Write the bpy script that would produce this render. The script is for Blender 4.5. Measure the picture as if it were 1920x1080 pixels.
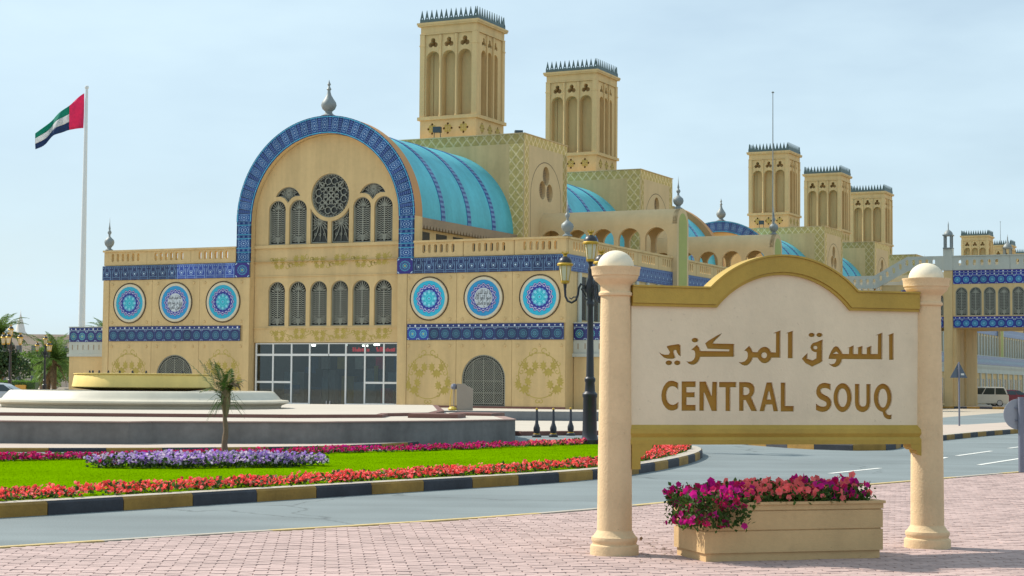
import bpy, bmesh, math, random
from mathutils import Matrix, Vector
from mathutils.geometry import tessellate_polygon
random.seed(7)
for o in list(bpy.data.objects): bpy.data.objects.remove(o)
SC = bpy.context.scene
COL = SC.collection
R = math.radians
# ---------------------------------------------------------------- camera
CAM_H = 1.6
F_PX = 3300.0
cam = bpy.data.cameras.new('camera'); camo = bpy.data.objects.new('camera', cam); COL.objects.link(camo)
cam.sensor_width = 36.0; cam.lens = F_PX/1920.0*36.0; cam.clip_start = .1; cam.clip_end = 6000
_p = math.atan(180/F_PX); _r = math.atan(.008)
fw = Vector((0, math.cos(_p), math.sin(_p))); rt = Vector((1, 0, 0)); up = rt.cross(fw)
r2 = rt*math.cos(_r)+up*math.sin(_r); u2 = up*math.cos(_r)-rt*math.sin(_r)
camo.matrix_world = Matrix(((r2.x, u2.x, -fw.x, 0), (r2.y, u2.y, -fw.y, 0), (r2.z, u2.z, -fw.z, CAM_H), (0, 0, 0, 1)))
SC.camera = camo
# ---------------------------------------------------------------- sky, sun, exposure
SUN_AZ = math.atan2(-.905, .425); SUN_EL = R(44)
w = bpy.data.worlds.new('World'); SC.world = w; w.use_nodes = True
nt = w.node_tree; nt.nodes.clear()
sky = nt.nodes.new('ShaderNodeTexSky'); sky.sky_type = 'NISHITA'; sky.sun_disc = False
sky.sun_elevation = SUN_EL; sky.sun_rotation = SUN_AZ
sky.air_density = 1.0; sky.dust_density = 1.2; sky.ozone_density = 2.0; sky.altitude = 0
# thin high veil cloud: a whitening of the sky, broken by large soft noise
tc = nt.nodes.new('ShaderNodeTexCoord'); mp = nt.nodes.new('ShaderNodeMapping'); mp.inputs['Scale'].default_value = (2.2, 2.2, 7.0)
nz = nt.nodes.new('ShaderNodeTexNoise'); nz.inputs['Scale'].default_value = 1.6; nz.inputs['Detail'].default_value = 5; nz.inputs['Roughness'].default_value = .55
rp = nt.nodes.new('ShaderNodeMapRange'); rp.inputs[1].default_value = .40; rp.inputs[2].default_value = .70; rp.inputs[3].default_value = .60; rp.inputs[4].default_value = .96
mx = nt.nodes.new('ShaderNodeMix'); mx.data_type = 'RGBA'
mx.inputs[7].default_value = (6.0, 7.6, 8.5, 1)
bg = nt.nodes.new('ShaderNodeBackground'); bg.inputs[1].default_value = .075
ow = nt.nodes.new('ShaderNodeOutputWorld')
nt.links.new(tc.outputs['Generated'], mp.inputs[0]); nt.links.new(mp.outputs[0], nz.inputs['Vector']); nt.links.new(nz.outputs['Fac'], rp.inputs[0])
nt.links.new(rp.outputs[0], mx.inputs[0]); nt.links.new(sky.outputs[0], mx.inputs[6]); nt.links.new(mx.outputs[2], bg.inputs[0]); nt.links.new(bg.outputs[0], ow.inputs[0])
sun = bpy.data.lights.new('sun', 'SUN'); sun.energy = 3.5; sun.angle = R(1.2); sun.color = (1, .93, .82)
suno = bpy.data.objects.new('sun', sun); COL.objects.link(suno)
sd = Vector((math.sin(SUN_AZ)*math.cos(SUN_EL), math.cos(SUN_AZ)*math.cos(SUN_EL), math.sin(SUN_EL)))
suno.rotation_euler = sd.to_track_quat('Z', 'Y').to_euler()
SC.view_settings.view_transform = 'Standard'; SC.view_settings.look = 'None'; SC.view_settings.gamma = 1
SC.view_settings.exposure = .70; SC.view_settings.use_curve_mapping = False
SC.render.engine = 'CYCLES'

# ---------------------------------------------------------------- helpers: colour, nodes, meshes, objects
def lin(r, g, b):
    f = lambda c: (c/255/12.92) if c/255 <= .04045 else ((c/255+.055)/1.055)**2.4
    return (f(r), f(g), f(b), 1)
class S:
    """a shader socket with arithmetic"""
    def __init__(s, t, k): s.t = t; s.k = k
    def op(s, o, *a):
        n = s.t.nodes.new('ShaderNodeMath'); n.operation = o
        for i, x in enumerate((s,)+a):
            if isinstance(x, S): s.t.links.new(x.k, n.inputs[i])
            else: n.inputs[i].default_value = x
        return S(s.t, n.outputs[0])
    def __add__(s, o): return s.op('ADD', o)
    __radd__ = __add__
    def __sub__(s, o): return s.op('SUBTRACT', o)
    def __mul__(s, o): return s.op('MULTIPLY', o)
    __rmul__ = __mul__
    def __truediv__(s, o): return s.op('DIVIDE', o)
    def lt(s, o): return s.op('LESS_THAN', o)
    def gt(s, o): return s.op('GREATER_THAN', o)
    def mod(s): return s.op('FRACT')
    def abs(s): return s.op('ABSOLUTE')
    def cos(s): return s.op('COSINE')
    def sqrt(s): return s.op('SQRT')
    def min(s, o): return s.op('MINIMUM', o)
    def max(s, o): return s.op('MAXIMUM', o)
    def band(s, c, wd): return (s-c).abs().lt(wd)
def mixc(t, f, a, b):
    n = t.nodes.new('ShaderNodeMix'); n.data_type = 'RGBA'
    for i, x in ((0, f), (6, a), (7, b)):
        if isinstance(x, S): t.links.new(x.k, n.inputs[i])
        elif i == 0: n.inputs[0].default_value = x
        else: n.inputs[i].default_value = x
    return S(t, n.outputs[2])
def noise(t, sc, det=3, vec=None, rough=.55):
    n = t.nodes.new('ShaderNodeTexNoise'); n.inputs['Scale'].default_value = sc; n.inputs['Detail'].default_value = det; n.inputs['Roughness'].default_value = rough
    if vec is None:
        c = t.nodes.new('ShaderNodeTexCoord'); t.links.new(c.outputs['Object'], n.inputs['Vector'])
    else: t.links.new(vec, n.inputs['Vector'])
    return S(t, n.outputs['Fac'])
def ramp(t, s, a, b, lo=0., hi=1.):
    n = t.nodes.new('ShaderNodeMapRange'); t.links.new(s.k, n.inputs[0])
    for i, x in enumerate((a, b, lo, hi)): n.inputs[i+1].default_value = x
    return S(t, n.outputs[0])
MATS = {}
def newmat(name, rough=.7, metal=0., spec=.4):
    m = bpy.data.materials.new(name); m.use_nodes = True
    b = m.node_tree.nodes['Principled BSDF']; b.inputs['Roughness'].default_value = rough; b.inputs['Metallic'].default_value = metal
    b.inputs['Specular IOR Level'].default_value = spec
    MATS[name] = m
    return m, m.node_tree, b
def plain(name, col, rough=.7, metal=0., var=.12, sc=3., bump=0., spec=.4, island=0., streak=0., world=False, speck=0.):
    """flat colour with soft mottling, optional fine relief, per-piece variation and rain streaks"""
    m, t, b = newmat(name, rough, metal, spec)
    vec = None
    if world:
        g = t.nodes.new('ShaderNodeNewGeometry'); vec = g.outputs['Position']
    n1 = noise(t, sc, 4, vec); n2 = noise(t, sc*9, 3, vec)
    f = ramp(t, n1, .3, .7, -1, 1)*.7+ramp(t, n2, .3, .7, -1, 1)*.3
    v = f*var+1.
    if island:
        g = t.nodes.new('ShaderNodeNewGeometry'); v = v*((S(t, g.outputs['Random Per Island'])-.5)*(2*island)+1.)
        oi = t.nodes.new('ShaderNodeObjectInfo'); v = v*((S(t, oi.outputs['Random'])-.5)*island+1.)
    if streak:
        mpn = t.nodes.new('ShaderNodeMapping'); mpn.inputs['Scale'].default_value = (.9, .9, .10)
        c = t.nodes.new('ShaderNodeTexCoord'); t.links.new(c.outputs['Object'], mpn.inputs[0])
        n3 = noise(t, 1.2, 4, mpn.outputs[0], .65)
        v = v*(ramp(t, n3, .38, .68, 1, 1-streak))
    if speck:
        v = v*ramp(t, noise(t, sc*14, 2, vec), .70, .76, 1, 1-speck); v = v*ramp(t, noise(t, sc*1.7, 6, vec, .75), .56, .74, 1, 1-speck*.45)
    cc = t.nodes.new('ShaderNodeVectorMath'); cc.operation = 'SCALE'
    cc.inputs[0].default_value = col[:3]; t.links.new(v.k, cc.inputs['Scale'])
    t.links.new(cc.outputs[0], b.inputs['Base Color'])
    if bump:
        bn = t.nodes.new('ShaderNodeBump'); bn.inputs['Strength'].default_value = bump; bn.inputs['Distance'].default_value = .02
        n4 = noise(t, sc*22, 3, vec); t.links.new(n4.k, bn.inputs['Height']); t.links.new(bn.outputs[0], b.inputs['Normal'])
    return m
def pattern(name, fn, rough=.35, coord='Generated', spec=.5):
    """printed/glazed pattern: fn(tree, x, z) -> colour socket; x, z in 0..1 of the piece (or metres with coord='Object')"""
    m, t, b = newmat(name, rough, 0, spec)
    c = t.nodes.new('ShaderNodeTexCoord'); sp = t.nodes.new('ShaderNodeSeparateXYZ'); t.links.new(c.outputs[coord], sp.inputs[0])
    col = fn(t, S(t, sp.outputs[0]) if coord == 'Generated' else S(t, sp.outputs[0])+S(t, sp.outputs[1]), S(t, sp.outputs[2]))
    n = noise(t, 40 if coord == 'Generated' else 6, 3)
    cc = t.nodes.new('ShaderNodeVectorMath'); cc.operation = 'SCALE'
    t.links.new(col.k, cc.inputs[0]); oi = t.nodes.new('ShaderNodeObjectInfo'); t.links.new((ramp(t, n, .3, .7, .82, 1.15)*(S(t, oi.outputs['Random'])*.34+.83)).k, cc.inputs['Scale'])
    t.links.new(cc.outputs[0], b.inputs['Base Color'])
    return m
def polar(u, v):
    x = u-.5; y = v-.5
    return (x*x+y*y).sqrt(), y.op('ARCTAN2', x)

class G:
    """mesh collector"""
    def __init__(s): s.v = []; s.f = []
    def quad(s, *p): n = len(s.v); s.v += [tuple(q) for q in p]; s.f.append(tuple(range(n, n+len(p)))); return s
    def box(s, x0, x1, y0, y1, z0, z1):
        n = len(s.v); s.v += [(x0, y0, z0), (x1, y0, z0), (x1, y1, z0), (x0, y1, z0), (x0, y0, z1), (x1, y0, z1), (x1, y1, z1), (x0, y1, z1)]
        s.f += [tuple(n+i for i in q) for q in ((0, 3, 2, 1), (4, 5, 6, 7), (0, 1, 5, 4), (1, 2, 6, 5), (2, 3, 7, 6), (3, 0, 4, 7))]; return s
    def prism(s, poly, holes=(), y0=0., y1=.1, fm=None):
        """polygon in (x,z) with holes, extruded from y0 (front) to y1; fm maps (x,y,z)"""
        def area(p): return sum(p[i-1][0]*p[i][1]-p[i][0]*p[i-1][1] for i in range(len(p)))
        loops = [list(poly) if area(poly) > 0 else list(poly)[::-1]]
        loops += [list(h) if area(h) < 0 else list(h)[::-1] for h in holes]
        tri = tessellate_polygon([[Vector((a, b, 0)) for a, b in l] for l in loops])
        flat = [p for l in loops for p in l]
        n = len(s.v); N = len(flat); fm = fm or (lambda a, b, c: (a, b, c))
        s.v += [fm(a, y0, b) for a, b in flat]+[fm(a, y1, b) for a, b in flat]
        for a, b, c in tri:
            A, B, Cc = flat[a], flat[b], flat[c]
            cr = (B[0]-A[0])*(Cc[1]-A[1])-(B[1]-A[1])*(Cc[0]-A[0])
            if cr < 0: b, c = c, b
            s.f.append((n+a, n+b, n+c)); s.f.append((n+N+a, n+N+c, n+N+b))
        k = 0
        for l in loops:
            m = len(l)
            for i in range(m):
                j = (i+1) % m; s.f.append((n+k+i, n+N+k+i, n+N+k+j, n+k+j))
            k += m
        return s
    def flatpoly(s, poly, z=0.):
        n = len(s.v); s.v += [(a, b, z) for a, b in poly]
        for t in tessellate_polygon([[Vector((a, b, 0)) for a, b in poly]]):
            A, B, Cc = [poly[i] for i in t]
            if (B[0]-A[0])*(Cc[1]-A[1])-(B[1]-A[1])*(Cc[0]-A[0]) < 0: t = (t[0], t[2], t[1])
            s.f.append(tuple(n+i for i in t))
        return s
    def slab(s, poly, z0, z1):
        """ground polygon (x,y) raised from z0 to z1, no underside"""
        if sum(poly[i-1][0]*poly[i][1]-poly[i][0]*poly[i-1][1] for i in range(len(poly))) < 0: poly = poly[::-1]
        s.flatpoly(poly, z1); m = len(poly)
        for i in range(m):
            a, b = poly[i], poly[(i+1) % m]; s.quad((a[0], a[1], z0), (b[0], b[1], z0), (b[0], b[1], z1), (a[0], a[1], z1))
        return s
    def lathe(s, prof, n=16, c=(0, 0, 0), a0=0., a1=2*math.pi):
        full = abs(a1-a0-2*math.pi) < 1e-6; b = len(s.v); k = n if full else n+1
        for r, z in prof:
            for i in range(k):
                a = a0+(a1-a0)*i/n; s.v.append((c[0]+r*math.cos(a), c[1]+r*math.sin(a), c[2]+z))
        for j in range(len(prof)-1):
            for i in range(n):
                i2 = (i+1) % k
                s.f.append((b+j*k+i, b+j*k+i2, b+(j+1)*k+i2, b+(j+1)*k+i))
        if full:
            if prof[0][0] > 1e-4: s.f.append(tuple(b+i for i in range(k))[::-1])
            if prof[-1][0] > 1e-4: s.f.append(tuple(b+(len(prof)-1)*k+i for i in range(k)))
        return s
    def tube(s, pts, rad, n=6, cap=True):
        pts = [Vector(p) for p in pts]; b = len(s.v); m = len(pts)
        rads = rad if isinstance(rad, (list, tuple)) else [rad]*m
        pu = None
        for i, p in enumerate(pts):
            d = (pts[min(i+1, m-1)]-pts[max(i-1, 0)]).normalized()
            if pu is None: pu = d.orthogonal().normalized()
            pu = (pu-d*pu.dot(d)).normalized(); pv = d.cross(pu)
            for k in range(n):
                a = 2*math.pi*k/n; s.v.append(tuple(p+(pu*math.cos(a)+pv*math.sin(a))*rads[i]))
        for i in range(m-1):
            for k in range(n):
                k2 = (k+1) % n; s.f.append((b+i*n+k, b+i*n+k2, b+(i+1)*n+k2, b+(i+1)*n+k))
        if cap: s.f.append(tuple(b+k for k in range(n))[::-1]); s.f.append(tuple(b+(m-1)*n+k for k in range(n)))
        return s
    def ribbon(s, pts, wd, y0, y1):
        """flat strip in the (x,z) plane following pts, as a bar from y0 to y1 (open back)"""
        P = [Vector(p) for p in pts]; m = len(P); Lf = []; Rg = []
        for i in range(m):
            d = (P[min(i+1, m-1)]-P[max(i-1, 0)]); d = d.normalized() if d.length > 0 else Vector((1, 0)); nn = Vector((-d[1], d[0]))
            h = (wd[i] if isinstance(wd, (list, tuple)) else wd)/2; Lf.append(P[i]+nn*h); Rg.append(P[i]-nn*h)
        for i in range(m-1):
            a, b, c, d = Lf[i], Lf[i+1], Rg[i+1], Rg[i]
            s.quad((d[0], y0, d[1]), (c[0], y0, c[1]), (b[0], y0, b[1]), (a[0], y0, a[1]))
            if y1 > y0+.004:
                s.quad((a[0], y0, a[1]), (b[0], y0, b[1]), (b[0], y1, b[1]), (a[0], y1, a[1])); s.quad((c[0], y0, c[1]), (d[0], y0, d[1]), (d[0], y1, d[1]), (c[0], y1, c[1]))
        return s
    def mesh(s, name, mat=None, smooth=False, merge=False):
        me = bpy.data.meshes.new(name); me.from_pydata(s.v, [], s.f)
        if smooth or merge:
            bm = bmesh.new(); bm.from_mesh(me)
            bmesh.ops.remove_doubles(bm, verts=bm.verts, dist=1e-4)
            if smooth:
                for f in bm.faces: f.smooth = True
                for e in bm.edges:
                    if len(e.link_faces) == 2 and e.calc_face_angle(0) > R(38): e.smooth = False
            bm.to_mesh(me); bm.free()
        if mat: me.materials.append(MATS[mat] if isinstance(mat, str) else mat)
        return me
    def build(s, name, mat, parent=None, smooth=False, loc=None, rz=0., merge=False):
        return put(name, s.mesh(name, mat, smooth, merge), parent, loc, rz)
def put(name, me, parent=None, loc=None, rz=0., rot=None):
    o = bpy.data.objects.new(name, me); COL.objects.link(o)
    if parent: o.parent = parent
    if loc: o.location = loc
    if rot: o.rotation_euler = rot
    elif rz: o.rotation_euler = (0, 0, rz)
    return o
def empty(name, parent=None, loc=(0, 0, 0), rz=0.):
    o = put(name, None, parent, loc, rz); o.empty_display_size = .2; return o
def tag(o, label, cat, group=None):
    o['label'] = label; o['category'] = cat
    if group: o['group'] = group
    return o
def struct(o, kind='structure'): o['kind'] = kind; return o
def copytree(o, parent=None, loc=None, rz=None):
    c = o.copy(); COL.objects.link(c); c.parent = parent
    if loc is not None: c.location = loc
    if rz is not None: c.rotation_euler = (0, 0, rz)
    for ch in list(o.children): copytree(ch, c)
    return c
def arc(cx, cz, r, a0, a1, n, rz=None):
    rz = r if rz is None else rz
    return [(cx+r*math.cos(R(a0+(a1-a0)*i/n)), cz+rz*math.sin(R(a0+(a1-a0)*i/n))) for i in range(n+1)]
def circ(cx, cz, r, n=16, rz=None): return arc(cx, cz, r, 0, 360, n, rz)[:-1]
def archpoly(x0, x1, z0, z1, n=10):
    """arched opening, round headed"""
    r = (x1-x0)/2; return [(x0, z0), (x1, z0)]+arc((x0+x1)/2, z1-r, r, 0, 180, n)
def rect(x0, x1, z0, z1): return [(x0, z0), (x1, z0), (x1, z1), (x0, z1)]
# ---------------------------------------------------------------- materials
plain('stucco', (.66, .475, .235, 1), .85, var=.09, sc=.5, bump=.12, spec=.2, streak=.17, speck=.14)
plain('stucco_pale', (.63, .47, .26, 1), .85, var=.06, sc=.6, bump=.1, spec=.2, streak=.08)
plain('stucco_white', (.50, .51, .45, 1), .8, var=.06, sc=.8, bump=.1, spec=.2, streak=.10)
plain('ring_tan', (.50, .27, .12, 1), .8, var=.08, sc=.6, spec=.2)
plain('frieze', (.30, .225, .15, 1), .8, var=.15, sc=1)
plain('vault', (.10, .48, .57, 1), .55, var=.16, sc=.55, spec=.4, streak=.16)
plain('olive', (.45, .34, .09, 1), .8, var=.12, sc=1.5, spec=.2)
plain('green_paint', (.36, .38, .12, 1), .8, var=.08, sc=1)
plain('lattice', (.27, .27, .22, 1), .6, var=.12, sc=2)
plain('dark_pane', (.028, .028, .022, 1), .25, var=.1, sc=1)
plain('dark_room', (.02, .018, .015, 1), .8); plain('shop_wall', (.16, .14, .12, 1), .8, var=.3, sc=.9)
plain('zinc', (.22, .245, .245, 1), .55, metal=.2, var=.15, sc=3)
plain('crest_metal', (.09, .135, .135, 1), .5, metal=.3, var=.15, sc=2)
plain('grout_line', (.14, .10, .06, 1), .9)
plain('black_ring', (.03, .018, .012, 1), .5)
plain('cream_ring', (.62, .55, .40, 1), .6)
plain('ink', (.02, .022, .03, 1), .6)
plain('white_frame', (.72, .72, .70, 1), .4, var=.04)
plain('floodlight', (.05, .07, .08, 1), .5)
plain('sign_cream', (.74, .62, .44, 1), .75, var=.07, sc=1.6, bump=.15, spec=.25, streak=.09, speck=.13)
plain('sign_stone', (.72, .525, .31, 1), .8, var=.10, sc=2.5, bump=.3, spec=.25, streak=.14, speck=.22)
plain('sign_ball', (.74, .66, .50, 1), .8, var=.06, sc=4, bump=.15)
plain('sign_gold', (.46, .305, .055, 1), .6, var=.12, sc=2.5, bump=.14, spec=.35, streak=.16, speck=.14)
plain('letter_brown', (.34, .175, .022, 1), .6, var=.12, sc=6, spec=.3)
plain('planter_tan', (.61, .41, .20, 1), .8, var=.10, sc=2.2, bump=.22, streak=.18, speck=.22)
plain('soil', (.07, .045, .03, 1), .95)
plain('paver', (.44, .325, .30, 1), .85, var=.10, sc=1.2, bump=.25, spec=.25, island=.09, world=True)
plain('joint', (.30, .22, .20, 1), .95, var=.2, sc=5)
plain('sidewalk', (.45, .37, .31, 1), .85, var=.08, sc=1.0, bump=.15)
plain('plaza', (.47, .42, .35, 1), .8, var=.07, sc=.8)
plain('plaza_trim', (.16, .075, .06, 1), .7, var=.15, sc=2)
plain('concrete', (.19, .18, .17, 1), .85, var=.28, sc=.7, bump=.2, streak=.30)
plain('concrete_grey', (.20, .21, .22, 1), .8, var=.15, sc=.8, bump=.15, streak=.18)
plain('coping', (.30, .20, .17, 1), .8, var=.1, sc=1)
plain('kerb_black', (.04, .042, .052, 1), .75, var=.3, sc=3, bump=.3, island=.15, streak=.2, speck=-.5)
plain('kerb_yellow', (.31, .175, .035, 1), .75, var=.25, sc=3, bump=.3, island=.15, streak=.25, speck=.35)
plain('kerb_top', (.40, .36, .30, 1), .85, var=.1, sc=2, bump=.2)
plain('edge_yellow', (.50, .38, .17, 1), .8, var=.25, sc=4, speck=.3); plain('line_yellow', (.62, .42, .08, 1), .8, var=.15, sc=4)
plain('line_white', (.66, .66, .62, 1), .8, var=.12, sc=3)
plain('fountain_white', (.60, .55, .44, 1), .4, var=.06, sc=.9, spec=.5, streak=.10)
plain('fountain_gold', (.90, .66, .20, 1), .5, var=.06, sc=1.2, streak=.12)
plain('leaf', (.055, .115, .018, 1), .6, var=.25, sc=6, island=.35)
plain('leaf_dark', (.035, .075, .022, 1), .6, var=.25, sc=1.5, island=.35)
plain('palm_leaf', (.09, .16, .03, 1), .55, var=.25, sc=2, island=.3)
plain('palm_leaf_dark', (.08, .125, .025, 1), .55, var=.25, sc=2, island=.3); plain('palm_dry', (.19, .13, .07, 1), .8, var=.2, sc=2, island=.3)
plain('trunk', (.20, .135, .085, 1), .9, var=.25, sc=7, bump=.5)
plain('grass_base', (.115, .235, .0, 1), .95, spec=.0, var=.16, sc=.6, bump=.08)
plain('grass_blade', (.13, .26, .0, 1), .9, spec=.0, var=.14, sc=.6, island=.06)
plain('petal_red', (.85, .075, .07, 1), .6, var=.12, sc=8, island=.35)
plain('petal_coral', (.95, .19, .19, 1), .6, var=.12, sc=8, island=.25)
plain('petal_magenta', (.62, .015, .13, 1), .6, var=.15, sc=8, island=.35)
plain('petal_fuchsia', (.58, .008, .25, 1), .6, var=.15, sc=8, island=.3)
plain('petal_purple', (.36, .20, .58, 1), .6, var=.2, sc=8, island=.4)
plain('petal_lilac', (.62, .50, .68, 1), .6, var=.2, sc=8, island=.2)
plain('iron_black', (.018, .02, .028, 1), .42, var=.2, sc=5, spec=.5)
plain('gilt', (.50, .31, .035, 1), .38, metal=.45, var=.15, sc=6)
plain('lamp_glass', (.62, .56, .42, 1), .35, var=.05)
plain('flag_red', (.70, .05, .18, 1), .7); plain('flag_green', (.01, .30, .22, 1), .7); plain('flag_white', (.66, .68, .70, 1), .7); plain('flag_black', (.03, .07, .19, 1), .7)
plain('pole_white', (.62, .66, .68, 1), .35, var=.03)
plain('steel_post', (.17, .18, .23, 1), .5, metal=.2, var=.1, sc=5)
plain('sign_back', (.30, .32, .36, 1), .5, metal=.3, var=.06, sc=3)
plain('sign_back_dark', (.10, .13, .17, 1), .5, metal=.3)
plain('car_white', (.62, .58, .50, 1), .25, var=.03, spec=.6); plain('car_silver', (.42, .44, .46, 1), .25, metal=.3, var=.03, spec=.6); plain('car_red', (.22, .02, .03, 1), .25, var=.03, spec=.6)
plain('car_glass', (.02, .035, .04, 1), .06, spec=.7); plain('tyre', (.015, .015, .016, 1), .8); plain('rim', (.40, .40, .42, 1), .3, metal=.6); plain('tail_red', (.30, .02, .02, 1), .3)
plain('bin_green', (.02, .07, .065, 1), .5); plain('kiosk', (.30, .255, .21, 1), .8, var=.08)
plain('barrier_orange', (.55, .30, .06, 1), .6); plain('hedge', (.10, .20, .03, 1), .8, var=.25, sc=3, island=.3)
plain('far_wall', (.52, .43, .36, 1), .85, var=.06, sc=.2); plain('far_wall_white', (.60, .57, .53, 1), .85, var=.06, sc=.2); plain('far_window', (.12, .13, .14, 1), .4)
plain('sand', (.42, .36, .28, 1), .95, var=.12, sc=.05)
plain('shop_red', (.45, .02, .03, 1), .5); MATS['shop_red'].node_tree.nodes['Principled BSDF'].inputs['Emission Color'].default_value = (1, .03, .05, 1); MATS['shop_red'].node_tree.nodes['Principled BSDF'].inputs['Emission Strength'].default_value = .6; plain('shop_blue', (.05, .14, .35, 1), .5); plain('shop_yellow', (.55, .40, .06, 1), .5); plain('shop_white', (.4, .42, .44, 1), .5)
# asphalt: speckle, wear lanes, patches
m, t, b = newmat('asphalt', .8, 0, .3)
g = t.nodes.new('ShaderNodeNewGeometry'); pos = g.outputs['Position']
mpn = t.nodes.new('ShaderNodeMapping'); mpn.inputs['Rotation'].default_value = (0, 0, R(-42)); mpn.inputs['Scale'].default_value = (.06, .8, 1); t.links.new(pos, mpn.inputs[0])
v = (ramp(t, noise(t, .35, 4, pos), .3, .7, -1, 1)*.11+ramp(t, noise(t, 1., 4, mpn.outputs[0]), .3, .7, -1, 1)*.13+ramp(t, noise(t, 55, 2, pos), .3, .7, -1, 1)*.16)+1.
vo = t.nodes.new('ShaderNodeTexVoronoi'); vo.feature = 'DISTANCE_TO_EDGE'; vo.inputs['Scale'].default_value = .16; wv = t.nodes.new('ShaderNodeVectorMath'); wv.operation = 'ADD'; nn_ = t.nodes.new('ShaderNodeTexNoise'); nn_.inputs['Scale'].default_value = .9; nn_.inputs['Detail'].default_value = 6; t.links.new(pos, nn_.inputs['Vector']); t.links.new(pos, wv.inputs[0]); t.links.new(nn_.outputs['Color'], wv.inputs[1]); t.links.new(wv.outputs[0], vo.inputs['Vector'])
v = v*ramp(t, S(t, vo.outputs['Distance']), .0, .006, .62, 1.)
cc = t.nodes.new('ShaderNodeVectorMath'); cc.operation = 'SCALE'; cc.inputs[0].default_value = (.175, .205, .21); t.links.new(v.k, cc.inputs['Scale']); t.links.new(cc.outputs[0], b.inputs['Base Color'])
bn = t.nodes.new('ShaderNodeBump'); bn.inputs['Strength'].default_value = .35; bn.inputs['Distance'].default_value = .008; t.links.new(noise(t, 90, 3, pos).k, bn.inputs['Height']); t.links.new(bn.outputs[0], b.inputs['Normal'])
# shop glazing: mirror film over a see-through pane
m = bpy.data.materials.new('glass'); m.use_nodes = True; MATS['glass'] = m; t = m.node_tree; t.nodes.clear()
o_ = t.nodes.new('ShaderNodeOutputMaterial'); tr = t.nodes.new('ShaderNodeBsdfTransparent'); tr.inputs[0].default_value = (.55, .62, .62, 1)
gl = t.nodes.new('ShaderNodeBsdfGlossy'); gl.inputs['Roughness'].default_value = .02; gl.inputs[0].default_value = (.9, .95, 1, 1)
fr = t.nodes.new('ShaderNodeFresnel'); fr.inputs[0].default_value = 1.62; ms = t.nodes.new('ShaderNodeMixShader')
t.links.new(fr.outputs[0], ms.inputs[0]); t.links.new(tr.outputs[0], ms.inputs[1]); t.links.new(gl.outputs[0], ms.inputs[2]); t.links.new(ms.outputs[0], o_.inputs[0])

NAVY = (.012, .028, .15, 1); ROYAL = (.02, .045, .30, 1); BLUE = (.02, .075, .34, 1); TEAL = (.03, .21, .32, 1); CYAN = (.03, .38, .55, 1); PALE = (.45, .60, .72, 1); WHT = (.62, .64, .68, 1)
def rosette(t, u, v, bgc, ringc, midc, ctr, dots=PALE):
    r, a = polar(u, v)
    c = mixc(t, r.lt((a*12.).cos()*.025+.35), bgc, midc)
    c = mixc(t, r.band(.30, .026)*(a*14.).cos().gt(-.2), c, ringc)
    c = mixc(t, r.lt((a*8.).cos()*.03+.235), c, bgc)
    c = mixc(t, r.lt((a*8.).cos()*.045+.17), c, ringc)
    c = mixc(t, r.lt((a*4.).cos()*.025+.10), c, midc)
    c = mixc(t, r.lt(.06), c, ctr)
    du = ((u-.5).abs()-.5).abs(); dv = ((v-.5).abs()-.5).abs()
    c = mixc(t, (du*du+dv*dv).sqrt().band(.12, .03), c, dots)
    c = mixc(t, du.lt(.02).max(dv.lt(.02)), c, (.03, .08, .22, 1))
    return c
pattern('tile_rosette', lambda t, u, v: rosette(t, u, v, (.012, .024, .11, 1), (.07, .22, .30, 1), (.012, .075, .15, 1), (.05, .14, .19, 1), (.22, .28, .40, 1)))
pattern('tile_rosette_bright', lambda t, u, v: rosette(t, u, v, ROYAL, (.12, .45, .55, 1), (.03, .26, .42, 1), (.50, .45, .08, 1)))
pattern('tile_rosette_green', lambda t, u, v: rosette(t, u, v, (.02, .02, .16, 1), (.16, .45, .48, 1), (.02, .16, .24, 1), (.36, .38, .08, 1)))
pattern('tile_rosette_bridge', lambda t, u, v: rosette(t, u, v, (.012, .018, .25, 1), (.12, .42, .55, 1), (.03, .22, .40, 1), (.2, .5, .6, 1)))
pattern('band_rosette_far', lambda t, x, z: rosette(t, (x/.66).mod(), (z/.66).mod(), NAVY, (.10, .36, .46, 1), (.02, .16, .26, 1), (.1, .25, .3, 1)), coord='Object')
def dotstrip(t, u, v, bgc=NAVY):
    k = (u*2.).mod(); x = (k-.5)*.33; y = (v-.5)*.2
    r = (x*x+y*y).sqrt()
    c = mixc(t, r.lt((u-.5).gt(0.)*.02+.035), bgc, WHT)
    return mixc(t, v.lt(.10), c, PALE)
pattern('tile_dots', lambda t, u, v: dotstrip(t, u, v)); pattern('tile_dots_bridge', lambda t, u, v: dotstrip(t, u, v, (.012, .018, .25, 1)))
def archtile(t, u, v, bgc, lnc):
    x = (u-.5).abs(); r = ((u-.5)*(u-.5)*.6+(v-.42)*(v-.42)).sqrt(); a = (v-.42).op('ARCTAN2', u-.5)
    c = mixc(t, x.band(.42, .03)*v.lt(.72), bgc, lnc)
    c = mixc(t, x.band(.20, .025)*v.band(.62, .20), c, lnc)
    c = mixc(t, r.band(.14, .022), c, lnc); c = mixc(t, r.lt(.06), c, PALE)
    c = mixc(t, v.band(.20, .022)*x.lt(.40), c, lnc); c = mixc(t, v.band(.08, .02)*(u*9.).mod().gt(.4), c, lnc)
    c = mixc(t, v.band(.86, .045)*(u*5.).mod().band(.5, .25), c, lnc); c = mixc(t, v.band(.96, .016), c, lnc)
    return mixc(t, (x+v*.5-.62).abs().lt(.025)*v.gt(.45), c, lnc)
pattern('tile_arcade', lambda t, u, v: archtile(t, u, v, (.009, .022, .095, 1), (.11, .20, .33, 1)))
pattern('tile_arcade_bright', lambda t, u, v: archtile(t, u, v, (.02, .055, .30, 1), (.20, .30, .52, 1)))
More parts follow.
